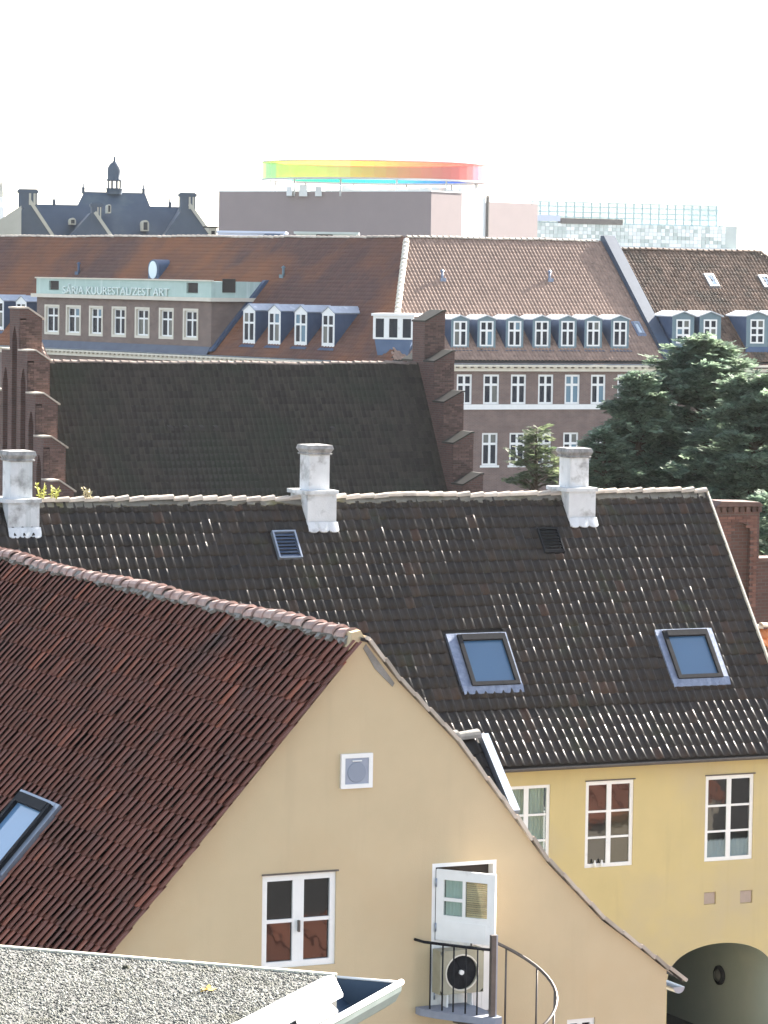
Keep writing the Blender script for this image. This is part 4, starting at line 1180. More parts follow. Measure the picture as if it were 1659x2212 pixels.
# sunlit pantile annex just behind the church
an = at(108, 783, 176.0)
A = Frame(Vector((an.x, an.y, 0)), 25)
ax_t = thing('annex', A, 'small annex with sunlit striped tile roof behind the stepped church gable', 'annex')
za = an.z - .8
Ya = Vector((0, math.cos(R(40)), math.sin(R(40))))
m = MB().face([(0, 0, 0)] * 3) if False else MB()
m.box(-.8, .6, .2, 5, 0, za); m.face([(-.8, -.2, za - .02), (.7, -.2, za - .02), (.7 - .6, 2.0, za + 1.8), (-.8, 2.0, za + 1.8)])
m.face([(-.8, 2.0, za + 1.8), (.1, 2.0, za + 1.8), (.7, 5.2, za - .3), (-.8, 5.2, za - .3)])
m.build('wall', BRICKC, ax_t, A)
tmeA = tile_mesh('roof_tile', PANTILE, .26, .34, .06, kind='wave', n=8, lift=.018)
lay_tiles(ax_t, A, (-.8, -.22, za), (1, 0, 0), Ya, 6, 8, .26, .34, tmeA, PANTILE, keep=lambda s, t: s < 1.5 - t * .22)

# ================================================================== BRICK CORNER HOUSE
Rp = at(878, 514, 233.0); Wp = at(846, 783, 222.2)
BR = Frame(Vector((Wp.x, Wp.y, 0)), 24)
BL = Frame(Vector((Wp.x, Wp.y, 0)), -50)
bh_ = thing('corner_house', BR, 'large brown brick corner house with red tiled roof, blue dormers and a lettered parapet', 'building')
zc = Wp.z; zR = Rp.z
rBR = BR.I @ Rp; rBL = BL.I @ Rp
wr, wl = rBR.y, rBL.y
tr, tlw = (zR - zc) / wr, (zR - zc) / wl
def zroof_r(y): return zc + y * tr
def zroof_l(y): return zc + y * tlw
xend = BR.y((1442, 745), 0.9).x - .6
xleft = BL.y((-140, 520), wl).x
# ---- right wing wall with windows
def wins(fr, spans, qy0, qy1, y=0):
    out = []
    for a, b in spans:
        cx = (a + b) / 2
        p, q = fr.y((a, qy0(cx)), y), fr.y((b, qy0(cx)), y); r = fr.y((cx, qy1(cx)), y)
        out.append((p.x, q.x, r.z, (p.z + q.z) / 2))
    return out
row1 = wins(BR, [(987, 1020), (1044.5, 1079), (1104, 1137), (1163, 1196), (1220.5, 1253), (1277, 1308.5), (1334, 1365)], lambda x: 809, lambda x: 873)
row2 = wins(BR, [(984, 1017), (1041.5, 1075.5), (1101, 1134), (1159.5, 1191), (1217, 1249.5), (1274, 1306), (1331, 1362)], lambda x: 934.5, lambda x: 1004)
z1a, z1b = np.mean([w[2] for w in row1]), np.mean([w[3] for w in row1])
z2a, z2b = np.mean([w[2] for w in row2]), np.mean([w[3] for w in row2])
row1 = [(a, b, z1a, z1b) for a, b, _, _ in row1]; row2 = [(a, b, z2a, z2b) for a, b, _, _ in row2]
big = wins(BR, [(1388, 1426)], lambda x: 804, lambda x: 868)[0]
m = MB().wall(0, xend, 0, zc - .02, 0, row1 + row2 + [big], depth=.14)
m.face([(xend, 0, 0), (xend, wr, 0), (xend, wr, zR - .1), (xend, 0, zc)])
wr_o = m.build('wall', BRICKD, bh_, BR)
wall_band = m
for i, w in enumerate(row1):
    window(bh_, BR, *w, .05, rows=(0, .32, 1), fw=.13, bar=.15, mull=.16, pane_mats=far_panes(4, i == 4), depth=.07)
for i, w in enumerate(row2):
    window(bh_, BR, *w, .05, rows=(0, .32, 1), fw=.12, bar=.15, mull=.16, pane_mats=far_panes(), sill=.12, depth=.07)
MB().box(big[0] - .22, big[1] + .22, -.08, .0, big[2] - .3, big[2]).box(big[0] - .22, big[0], -.08, 0, big[2], big[3]).box(big[1], big[1] + .22, -.08, 0, big[2], big[3]).box(big[0] - .26, big[1] + .26, -.14, 0, big[3], big[3] + .22).build('window_surround', CREAM, bh_, BR)
window(bh_, BR, *big, .05, rows=(0, .32, 1), fw=.1, bar=.1, mull=.14, pane_mat=GLASSFAR)
MB().box(row1[0][0] - .05, xend, -.10, .0, z1a - .34, z1a - .01).build('sill_band', WHITE, bh_, BR)
def cornice(fr, x0, x1, z, name='cornice'):
    m = MB().box(x0, x1, -.22, -.0, z - .42, z - .22).box(x0, x1, -.46, -.0, z - .12, z - .0)
    o = m.build(name, CREAM, bh_, fr)
    m = MB(); x = x0 + .1
    while x < x1 - .3:
        m.box(x, x + .26, -.36, -.001, z - .22, z - .12); x += .52
    m.build('dentils', CREAM, o, fr)
    return o
cornice(BR, .9, xend, zc - .12)
gutter(bh_, BR, (.3, -.42, zc - .04), (xend, -.42, zc - .04), r=.075, mat=ZINC)
cornice(BL, xleft, -.5, zc - .12)
gutter(bh_, BL, (xleft, -.42, zc - .04), (-.5, -.42, zc - .04), r=.075, mat=ZINC)
dpp = BR.y((963, 830), -.15)
MB().tube([(dpp.x, -.15, zc - .45), (dpp.x, -.15, 2)], .09, seg=8).build('downpipe', WHITE, bh_, BR)
# ---- roofs
m = MB()
ev = -.10
m.face([(ev * rBR.x / rBR.y, ev, zroof_r(ev) - .06), (xend, ev, zroof_r(ev) - .06), (xend, wr, zR - .06), (rBR.x, wr, zR - .06)])
m.face([(rBR.x, wr, zR - .06), (xend, wr, zR - .06), (xend, 2 * wr, zc), (rBR.x, 2 * wr, zc)])
m.build('roof_underlay', ROOFUNDER, bh_, BR)
m = MB()
m.face([(xleft, ev, zroof_l(ev) - .06), (ev * rBL.x / rBL.y, ev, zroof_l(ev) - .06), (rBL.x, wl, zR - .06), (xleft, wl, zR - .06)])
m.face([(xleft, wl, zR - .06), (rBL.x, wl, zR - .06), (rBL.x, 2 * wl, zc), (xleft, 2 * wl, zc)])
m.build('roof_underlay', ROOFUNDER, bh_, BL)
Yr = Vector((0, 1, tr)).normalized(); Lr = math.hypot(wr - ev, (wr - ev) * tr)
cwr, gar = .262, .36
nrr = int(Lr / gar)
Or = Vector((0, wr, zR)) - Yr * (nrr * gar)
tmeR = tile_mesh('pantile', PANTILE, cwr, gar, .060, kind='wave', n=8, lift=.009, lip=.006)
vr_pos = BR.hit((1379, 710), (0, 0, zc), Vector((1, 0, 0)).cross(Yr))
def keep_r(s, t):
    y = Or.y + t * Yr.y
    return s > y * rBR.x / rBR.y and s < xend - .05
lay_tiles(bh_, BR, Or, (1, 0, 0), Yr, int(xend / cwr) + 1, nrr, cwr, gar, tmeR, PANTILE, keep=keep_r, name='pantile', visible=lambda x, y: y < 690 and x > 880, parts=200, jit=.35)
Yl = Vector((0, 1, tlw)).normalized(); Ll = math.hypot(wl - ev, (wl - ev) * tlw)
cwl, gal = .30, .36
nrl = int(Ll / gal)
Ol = Vector((xleft, wl, zR)) - Yl * (nrl * gal)
tmeL = tile_mesh('plain_tile', WINGTILE, cwl, gal, .03, roll=.6, n=4, lift=.022)
lay_tiles(bh_, BL, Ol, (1, 0, 0), Yl, int(-xleft / cwl) + 1, nrl, cwl, gal, tmeL, WINGTILE,
          keep=lambda s, t: (xleft + s) < (Ol.y + t * Yl.y) * rBL.x / rBL.y, name='plain_tile', visible=lambda x, y: y < 700 and x > 5, parts=100)
lay_ridge(bh_, BR, (rBR.x, wr, zR), (xend, wr, zR), .45, ridge_mesh('ridge_tile', RIDGETILE, .48, .17), jit=.006)
lay_ridge(bh_, BL, (xleft, wl, zR), (rBL.x, wl, zR), .6, ridge_mesh('ridge_tile', RIDGETILE, .62, .15), jit=.004)
hipE = (rBR * .35); hipE.z = zroof_r(hipE.y)
lay_ridge(bh_, BR, (hipE.x, hipE.y, hipE.z + .02), (rBR.x, rBR.y, zR + .02), .45, ridge_mesh('hip_tile', CREAM, .48, .20), jit=.004, name='hip_tile')
# party wall, zinc covered
m = MB()
m.prism([(xend, ev - .1, zroof_r(ev) - .3), (xend, wr + .2, zR - .1), (xend, wr + .2, zR + .42), (xend, wr - .3, zR + .42), (xend, ev - .1, zroof_r(ev) + .3)], (.85, 0, 0))
m.build('party_wall', material('dull_blue_sheet', (.03, .05, .085), (.045, .07, .11), scale=1.2, rough=.6), bh_, BR)
# ---- dormers
def dormer(parent, fr, zroof, xc, yf, z0, z1, w, wz, rows=(0, .34, 1), ww=None, cheek=None, front=None, top=None, ped=.28, over=.12, cols=2, apron=True, frame=WHITE):
    """dormer: cheeks and front are the part; roof, casement and panes its sub-parts"""
    x0, x1 = xc - w / 2, xc + w / 2
    def yb(z):   # where height z meets the roof
        lo, hi = yf, yf + 12
        for _ in range(40):
            mid = (lo + hi) / 2
            if zroof(mid) < z: lo = mid
            else: hi = mid
        return hi
    ww = ww or w * .8
    a, b = xc - ww / 2, xc + ww / 2
    m = MB().wall(x0, x1, z0, z1, yf, [(a, b, wz[0], wz[1])], depth=.06, mi=0)
    m.face([(x0, yf, z1), (x1, yf, z1), (xc, yf, z1 + ped)])
    ybt = yb(z1)
    for x, s in ((x0, 1), (x1, -1)):
        m.face([(x, yf, z0), (x, yf, z1), (x, ybt, z1), (x, yf + .02, zroof(yf + .02) - .05)][::s], mi=1)
    o = m.build('dormer', [front or GREENZINC, cheek or BLUEZINC], parent, fr)
    r = MB(); ov = over
    yb2 = yb(z1 + ped)
    r.prism([(x0 - ov, yf - ov, z1 - .03), (xc, yf - ov, z1 + ped), (xc, yf - ov, z1 + ped + .07), (x0 - ov, yf - ov, z1 + .05)], (0, yb2 - yf + ov, 0))
    r.prism([(x1 + ov, yf - ov, z1 - .03), (x1 + ov, yf - ov, z1 + .05), (xc, yf - ov, z1 + ped + .07), (xc, yf - ov, z1 + ped)], (0, yb2 - yf + ov, 0))
    r.build('dormer_roof', top or ZINC, o, fr)
    if apron:
        MB().prism([(x0 - .15, yf - .25, zroof(yf - .25) + .05), (x1 + .15, yf - .25, zroof(yf - .25) + .05), (x1 + .05, yf - .01, z0 + .02), (x0 - .05, yf - .01, z0 + .02)], (0, -.03, .03)).build('apron', BLUEZINC, o, fr)
    # casement as sub-parts
    h = wz[1] - wz[0]; fwd_, br, ml = .10, .13, .14
    f = MB().box(a, a + fwd_, yf - .02, yf + .05, wz[0], wz[1]).box(b - fwd_, b, yf - .02, yf + .05, wz[0], wz[1]).box(a + fwd_, b - fwd_, yf - .02, yf + .05, wz[0], wz[0] + fwd_).box(a + fwd_, b - fwd_, yf - .02, yf + .05, wz[1] - fwd_, wz[1])
    xs = [a + fwd_ + (b - a - 2 * fwd_) * i / cols for i in range(cols + 1)]
    zs = [wz[0] + fwd_ + (h - 2 * fwd_) * (1 - t) for t in rows][::-1]
    for i in range(1, cols): f.box(xs[i] - ml / 2, xs[i] + ml / 2, yf - .025, yf + .05, wz[0] + fwd_, wz[1] - fwd_)
    for j in range(1, len(zs) - 1):
        for i in range(cols):
            f.box(xs[i] + (ml / 2 if i else 0), xs[i + 1] - (ml / 2 if i < cols - 1 else 0), yf - .015, yf + .05, zs[j] - br / 2, zs[j] + br / 2)
    f.build('window_frame', frame, o, fr)
    for i in range(cols):
        for j in range(len(zs) - 1):
            MB().box(xs[i] + (ml / 2 if i else 0), xs[i + 1] - (ml / 2 if i < cols - 1 else 0), yf + .02, yf + .035, zs[j] + (br / 2 if j else 0), zs[j + 1] - (br / 2 if j < len(zs) - 2 else 0)).build('pane', far_panes(1)[0], o, fr)
    return o
def front_plane(fr, q, zroof):
    lo, hi = -.3, 6
    for _ in range(40):
        mid = (lo + hi) / 2
        if fr.y(q, mid).z > zroof(mid): lo = mid
        else: hi = mid
    return lo
DTOP = material('sunlit_zinc_sheet', (.50, .52, .54), (.58, .60, .62), scale=2, rough=.5)  # zinc painted paler so the sunlit dormer tops turn white
# right wing: seven dormers
yfr = front_plane(BR, (1165, 753), zroof_r)
for (a, b) in ((979, 1008), (1036, 1065), (1097, 1125), (1155, 1184), (1211.5, 1240), (1267, 1295), (1324, 1353)):
    c = (a + b) / 2
    p0 = BR.y((c, 748), yfr); p1 = BR.y((c, 693.5), yfr)
    wd = BR.y((b, 720), yfr).x - BR.y((a, 720), yfr).x
    dormer(bh_, BR, zroof_r, p0.x, yfr, p0.z - .28, p1.z + .1, wd + .34, (p0.z, p1.z), ww=wd, rows=(0, .36, 1), ped=.24, over=.08, top=DTOP)
# left wing: four dormers, two more further left
for (a, b, yt, ybq) in ((526, 549.5, 673, 737), (580, 604.5, 674.5, 739), (637, 661.5, 676.5, 741), (696, 721, 679, 744), (35, 56, 654, 710), (-15, 7, 652, 708)):
    c = (a + b) / 2
    yfl = front_plane(BL, (c, ybq + 6), zroof_l)
    p0 = BL.y((c, ybq), yfl); p1 = BL.y((c, yt), yfl)
    wd = BL.y((b, 700), yfl).x - BL.y((a, 700), yfl).x
    dormer(bh_, BL, zroof_l, p0.x, yfl, p0.z - .25, p1.z + .06, wd + .12, (p0.z, p1.z), ww=wd, rows=(0, .36, 1), front=WHITE, ped=.42, over=.06, top=ZINC)
# ---- left wing wall, attic storey with lettered parapet
ya_ = .06
aw = [(97, 128), (143, 174.5), (193, 222), (242, 272.5), (292, 323), (344, 375), (396, 428)]
awin = []
pA0 = BL.y((80, 640), ya_); pA1 = BL.y((457, 656), ya_)
for a, b in aw:
    c = (a + b) / 2; k = (c - 112) / (412 - 112)
    p, q = BL.y((a, 690), ya_), BL.y((b, 690), ya_)
    zt = BL.y((c, 657 + 10.5 * k), ya_).z; zb = BL.y((c, 721 + 15 * k), ya_).z
    awin.append((p.x, q.x, zb, zt))
zb_, zt_ = np.mean([w[2] for w in awin]), np.mean([w[3] for w in awin])
awin = [(a, b, zb_, zt_) for a, b, _, _ in awin]
zatt = np.mean([pA0.z, pA1.z]) + .05
xa0, xa1 = pA0.x, pA1.x
zpar = BL.y((270, 604.5), ya_).z
zbase = zc + .1
m = MB().wall(xa0, xa1, zbase, zatt, ya_, awin, depth=.25)
def ybl(z): return (z - zc) / tlw
for x, s in ((xa0, 1), (xa1, -1)):
    m.face([(x, ya_, zbase), (x, ya_, zatt), (x, ybl(zatt), zatt), (x, ybl(zbase), zbase)][::s])
att = m.build('attic_storey', BRICKL, bh_, BL)
for w in awin:
    MB().box(w[0] - .02, w[0] + .14, ya_ - .03, ya_ + .24, w[2] + .001, w[3]).box(w[1] - .14, w[1] + .02, ya_ - .03, ya_ + .24, w[2] + .001, w[3]).box(w[0] + .14, w[1] - .14, ya_ - .03, ya_ + .24, w[3] - .16, w[3]).box(w[0] + .14, w[1] - .14, ya_ - .03, ya_ + .24, w[2], w[2] + .18).build('window_surround', CREAM, bh_, BL)
    window(bh_, BL, w[0] + .14, w[1] - .14, w[2] + .18, w[3] - .16, ya_ + .14, rows=(0, .33, 1), fw=.10, bar=.12, mull=.16, pane_mats=far_panes(), depth=.06)
yback = ybl(zatt) + .3
MB().box(xa0 - .3, xa1 + .35, ya_ - .35, yback, zatt, zatt + .26).build('attic_cornice', CREAM, att, BL)
ypb = ybl(zpar)
def par_sq(q0, q1): return qwin(BL, q0, q1, ya_ - .06)
sqs = [par_sq((106, 606), (127, 627)), par_sq((403, 610.5), (427.5, 634))]
m = MB().wall(xa0, xa1, zatt + .26, zpar, ya_ - .06, sqs, depth=.2)
m.box(xa0, xa1, ya_ + .14, ya_ + .3, zatt + .27, zpar - .002)
m.face([(xa1, ya_ - .06, zatt + .26), (xa1, ybl(zatt + .26), zatt + .26), (xa1, ypb, zpar), (xa1, ya_ - .06, zpar)])
m.face([(xa0, ya_ - .06, zatt + .26), (xa0, ya_ - .06, zpar), (xa0, ypb, zpar), (xa0, ybl(zatt + .26), zatt + .26)])
m.face([(xa0, ya_ - .06, zpar), (xa1, ya_ - .06, zpar), (xa1, ypb, zpar), (xa0, ypb, zpar)])
par = m.build('parapet', VERDIGRIS, bh_, BL)
MB().box(xa0 - .08, xa1 + .08, ya_ - .16, ya_ + .1, zpar - .001, zpar + .09).build('coping', CREAM, par, BL)
MB().box(xa1 + .001, xa1 + .05, ya_ + .9, ya_ + 2.0, zatt + .62, zatt + 1.55).build('square_opening', ROOFUNDER, par, BL)
for sx in sqs:
    MB().box(sx[0] + .1, sx[1] - .02, ya_ + .02, ya_ + .138, sx[2] + .05, sx[3] - .02).build('square_opening', ROOFUNDER, par, BL)
# blue corner flashing of the attic's cheek against the roof
m = MB()
m.prism([(xa1 + .02, ybl(zbase), zbase + .12), (xa1 + .02, ypb + .2, zpar + .15), (xa1 + .02, ypb - .25, zpar + .12), (xa1 + .02, ybl(zbase) - .3, zbase + .1)], (.3, 0, 0))
m.build('flashing', BLUEZINC, att, BL)
MB().prism([(xa0, ya_ - .02, zbase + .38), (xa1, ya_ - .02, zbase + .38), (xa1, ev - .2, zc - .05), (xa0, ev - .2, zc - .05)], (0, -.05, .02)).build('lower_flashing', material('dark_flashing', (.07,.085,.12), (.10,.12,.16), scale=1.5, rough=.5), att, BL)
# cut-out letters along the parapet
lx0, lx1 = BL.y((137, 632), ya_ - .1).x, BL.y((366, 640), ya_ - .1).x
cu_ = bpy.data.curves.new('letters', 'FONT'); cu_.body = 'S\u00c5RIA KUURESTAL/ZEST ART'; cu_.size = 1.0; cu_.extrude = .05
tmp = bpy.data.objects.new('letters', cu_); COL.objects.link(tmp)
bpy.context.view_layer.update()
lme = bpy.data.meshes.new_from_object(tmp.evaluated_get(bpy.context.evaluated_depsgraph_get()))
bpy.data.objects.remove(tmp)
vx = [v.co.x for v in lme.vertices]
ksc = (lx1 - lx0) / (max(vx) - min(vx))
lz = zatt + .30
for v in lme.vertices:
    v.co = ((v.co.x - min(vx)) * ksc + lx0, -v.co.z + ya_ - .13, v.co.y * .78 + lz)
lme.materials.clear(); lme.materials.append(material('pale_letters', (.66, .74, .70), rough=.5))
link(bpy.data.objects.new('lettering', lme), BL.M, par)
# row of windows right below the left cornice
lw_ = []
for a, b in aw:
    p, q = BL.y((a, 780), 0), BL.y((b, 780), 0)
    lw_.append((p.x, q.x, zc - 3.3, zc - .85))
m = MB().wall(xleft, 0, 0, zc - .02, 0, lw_, depth=.14)
m.build('wall', BRICKL, bh_, BL)
for w in lw_: window(bh_, BL, *w, .05, rows=(0, .32, 1), fw=.14, bar=.12, mull=.14, pane_mat=GLASSFAR, depth=.06)
# oval (ox eye) dormer
zz0 = BL.hit((331, 603), (0, 0, zc), Vector((1, 0, 0)).cross(Yl))
zz1 = BL.y((331, 562), zz0.y)
ox, oy, oz0, oz1 = zz0.x, zz0.y, zz0.z, zz1.z
hw = .62; H_ = oz1 - oz0; seg = 20
prf = [(ox - hw, oz0 - .2), (ox + hw, oz0 - .2)] + [(ox + hw * math.cos(math.pi * k / 12), oz1 - .45 + .5 * math.sin(math.pi * k / 12)) for k in range(13)]
m = MB(); m.prism([(x, oy, z) for x, z in prf], (0, (oz1 - zroof_l(oy)) / tlw + .6, 0))
oxd = m.build('oval_dormer', BLUEZINC, bh_, BL)
oc = (oz0 + oz1) / 2 - .02
m = MB(); m.prism([(ox + hw * .80 * math.cos(2 * math.pi * k / seg), oy - .03, oc + H_ * .47 * math.sin(2 * math.pi * k / seg)) for k in range(seg)], (0, -.03, 0))
m.build('pane', material('white_louvre', (.62, .68, .72), rough=.5), oxd, BL)
# vent pipes
def vent(fr, q, p0, Yv, h, mat):
    p = fr.hit(q, p0, Vector((1, 0, 0)).cross(Yv))
    o = MB().tube([(p.x, p.y, p.z - .1), (p.x, p.y, p.z + h)], .09, seg=8).build('vent_pipe', mat, bh_, fr)
    MB().lathe([(.16, -.02), (.15, .03), (.02, .14)], c=(p.x, p.y, p.z + h), seg=8).build('cowl', mat, o, fr)
    MB().box(p.x - .2, p.x + .2, p.y - .22, p.y - .16, p.z - .12, p.z + .12).build('flashing', mat, o, fr)
vent(BR, (955, 604), (0, 0, zc), Yr, .55, LEAD); vent(BR, (1187, 605), (0, 0, zc), Yr, .55, LEAD)
vent(BL, (170, 590), (0, 0, zc), Yl, .7, BLUEZINC); vent(BL, (612, 597), (0, 0, zc), Yl, .6, GREENZINC)
# small roof window on the right wing
pz = Vector((1, 0, 0)).cross(Yr)
SR = slopeframe(BR, Or, (1, 0, 0), Yr)
def on_r(q, O=None, fr=BR):
    p = fr.hit(q, Or, pz); return p.x - Or.x, (p - Or).dot(Yr)
def rect_r(*qs):
    ps = [on_r(q) for q in qs]
    return (ps[0][0] + ps[3][0]) / 2, (ps[1][0] + ps[2][0]) / 2, (ps[2][1] + ps[3][1]) / 2, (ps[0][1] + ps[1][1]) / 2
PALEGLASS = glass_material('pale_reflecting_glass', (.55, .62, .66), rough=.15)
a, b, c, e = rect_r((1366, 697), (1378, 695), (1391, 724), (1380, 726))
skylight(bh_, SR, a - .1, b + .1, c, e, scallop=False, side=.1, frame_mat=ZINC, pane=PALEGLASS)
# corner bay dormer between the wings
CB = Frame(Wp - Vector((0, 0, Wp.z)), -14)
cb0 = CB.y((806, 686), 1.2); cb1 = CB.y((893, 730), 1.2)
zt2, zb2 = cb0.z, cb1.z
m = MB()
xs0, xs1 = cb0.x, cb1.x
ringb = [(xs0, 4.5), (xs0, 1.2), (xs1, 1.2), (xs1, 4.5)]
m.prism([(x, y, zb2 - .12) for x, y in ringb], (0, 0, .12), 0)
nz = CB.y((850, 768), 1.0).z
m.prism([(xs0 + .1, 1.25, zb2 - .13), (xs1 - .1, 1.25, zb2 - .13), (xs1 - .35, 1.1, nz), (xs0 + .35, 1.1, nz)], (0, 3, 0), 1)
m.prism([(x, y, zt2 + .12) for x, y in [(xs0 - .1, 4.5), (xs0 - .1, 1.1), (xs1 + .1, 1.1), (xs1 + .1, 4.5)]], (0, 0, .16), 0)
m.prism([(xs0, 1.55, zt2), (xs1, 1.55, zt2), (xs1, 1.55, zb2), (xs0, 1.55, zb2)], (0, 2.5, 0), 1)
cbo = m.build('corner_dormer', [WHITE, BLUEZINC], bh_, CB)
m = MB(); xw = [xs0 + (xs1 - xs0) * i / 3 for i in range(4)]
m.box(xs0, xs1, 1.2, 1.3, zt2 - .05, zt2 + .12)
for i in range(4): m.box(max(xs0, xw[i] - .17), min(xs1, xw[i] + .17), 1.2, 1.3, zb2, zt2 - .05)
m.build('window_frame', WHITE, cbo, CB)
for i in range(3): MB().box(xw[i] + .17, xw[i + 1] - .17, 1.26, 1.28, zb2, zt2 - .05).build('pane', GLASSFAR, cbo, CB)

# ================================================================== ADJOINING HOUSE (brown pantiles)
bx0 = xend + .86
ad = thing('adjoining_house', BR.M @ Matrix.Translation((bx0, 0, 0)), 'brown pantiled house with wide blue dormers adjoining the corner house at right', 'building')
zra = BR.y((1500, 543), wr - .6).z
wa = wr - .6
ta = (zra - zc) / wa
def zroof_a(y): return zc + y * ta
xh = BR.y((1641, 546), wa).x
xe = xh + 14
Yb = Vector((0, 1, ta)).normalized(); Lb = math.hypot(wa - ev, (wa - ev) * ta)
m = MB()
m.face([(bx0, ev, zroof_a(ev) - .06), (xh + wa * .8, ev, zroof_a(ev) - .06), (xh, wa, zra - .06), (bx0, wa, zra - .06)])
m.face([(xh + wa * .8, ev, zroof_a(ev) - .06), (xh + wa * .8, 2 * wa, zroof_a(ev) - .06), (xh, wa, zra - .06)])
m.face([(bx0, wa, zra - .06), (xh, wa, zra - .06), (xh + wa * .8, 2 * wa, zc), (bx0, 2 * wa, zc)])
m.build('roof_underlay', ROOFUNDER, ad, BR)
nra = int(Lb / gar); Oa = Vector((bx0, wa, zra)) - Yb * (nra * gar)
tmeB = tile_mesh('pantile', BROWNPAN, cwr, gar, .060, kind='wave', n=8, lift=.03, lip=.02)
lay_tiles(ad, BR, Oa, (1, 0, 0), Yb, int((xh + wa * .8 - bx0) / cwr) + 1, nra, cwr, gar, tmeB, BROWNPAN, name='pantile', jit=1.6, parts=250,
          keep=lambda s, t: bx0 + s < xh + (wa - (Oa.y + t * Yb.y)) * .8, visible=lambda x, y: y < 690)
lay_ridge(ad, BR, (bx0, wa, zra), (xh, wa, zra), .45, ridge_mesh('ridge_tile', BROWNPAN, .48, .17), jit=.01)
lay_ridge(ad, BR, (xh, wa, zra), (xh + wa * .8, ev, zroof_a(ev)), .45, ridge_mesh('hip_tile', BROWNPAN, .48, .17), jit=.01, name='hip_tile')
aw2 = wins(BR, [(1632, 1660)], lambda x: 813, lambda x: 868)
m = MB().wall(bx0, xh + wa * .8 - .4, 0, zc - .02, 0, aw2, depth=.14)
m.build('wall', BRICKD, ad, BR)
for w in aw2: window(ad, BR, *w, .05, rows=(0, .33, .66, 1), fw=.12, bar=.1, mull=.14, pane_mat=GLASSFAR, depth=.06)
co_ = MB().box(bx0, xh + 7, -.22, 0, zc - .54, zc - .34).box(bx0, xh + 7, -.46, 0, zc - .24, zc - .12).build('cornice', CREAM, ad, BR)
for a, b in ((1460, 1490), (1519, 1548), (1620, 1650), (1676, 1706)):
    c = (a + b) / 2
    p0 = BR.y((c, 742), yfr); p1 = BR.y((c, 690), yfr)
    wd = BR.y((b, 720), yfr).x - BR.y((a, 720), yfr).x
    dormer(ad, BR, zroof_a, p0.x, yfr, p0.z - .28, p1.z + .2, wd + .62, (p0.z, p1.z), ww=wd, rows=(0, .34, .67, 1), ped=.30, over=.14, top=DTOP)
pza = Vector((1, 0, 0)).cross(Yb)
SA = slopeframe(BR, Oa, (1, 0, 0), Yb)
def rect_a(*qs):
    ps = []
    for q in qs:
        p = BR.hit(q, Oa, pza); ps.append((p.x - Oa.x, (p - Oa).dot(Yb)))
    return (ps[0][0] + ps[3][0]) / 2, (ps[1][0] + ps[2][0]) / 2, (ps[2][1] + ps[3][1]) / 2, (ps[0][1] + ps[1][1]) / 2
for qs in (((1522, 593), (1538, 592), (1549, 620), (1533, 622)), ((1639, 596), (1655, 595), (1666, 622), (1650, 624))):
    a, b, c, e = rect_a(*qs)
    skylight(ad, SA, a - .12, b + .18, c - .05, e, scallop=False, side=.10, frame_mat=WHITE, flash=STEEL, pane=PALEGLASS)

# ================================================================== SLATE ROOFED BUILDING with cupola
YS = 330.0
sb0 = at(245, 512, YS)
S_ = Frame(Vector((sb0.x, sb0.y, 0)), 8)
sb = thing('slate_building', S_, 'dark slate roofed public building with a cupola and stone coped gables', 'building')
def s2(q, y=0.0): return S_.y(q, y)
zlow = s2((250, 512)).z - 3
m = MB()
rl_, rr_ = s2((182, 414), 7), s2((313, 417), 7)
bl_, br_ = s2((112, 512), 0), s2((378, 515), 0)
m.face([(bl_.x, 0, zlow), (br_.x, 0, zlow), (rr_.x, 7, rr_.z), (rl_.x, 7, rl_.z)])
m.face([(br_.x, 0, zlow), (br_.x, 14, zlow), (rr_.x, 7, rr_.z)]); m.face([(bl_.x, 14, zlow), (bl_.x, 0, zlow), (rl_.x, 7, rl_.z)])
m.face([(br_.x, 14, zlow), (bl_.x, 14, zlow), (rl_.x, 7, rl_.z), (rr_.x, 7, rr_.z)])
m.build('main_roof', SLATE, sb, S_)
m = MB()
wl0, wl1 = s2((64, 441), 5), s2((392, 447), 5)
for s, (xa, xb) in enumerate(((wl0.x, wl1.x),)):
    m.face([(xa - 1, -.6, zlow), (xb + 1, -.6, zlow), (xb, 5, wl1.z), (xa, 5, wl0.z)])
    m.face([(xa, 5, wl0.z), (xb, 5, wl1.z), (xb + 1, 12, zlow), (xa - 1, 12, zlow)])
m.build('wing_roof', SLATE, sb, S_)
MB().box(wl0.x - 1.5, wl1.x + 1.5, .0, 12, 0, zlow - .05).build('wall', STONE, sb, S_)
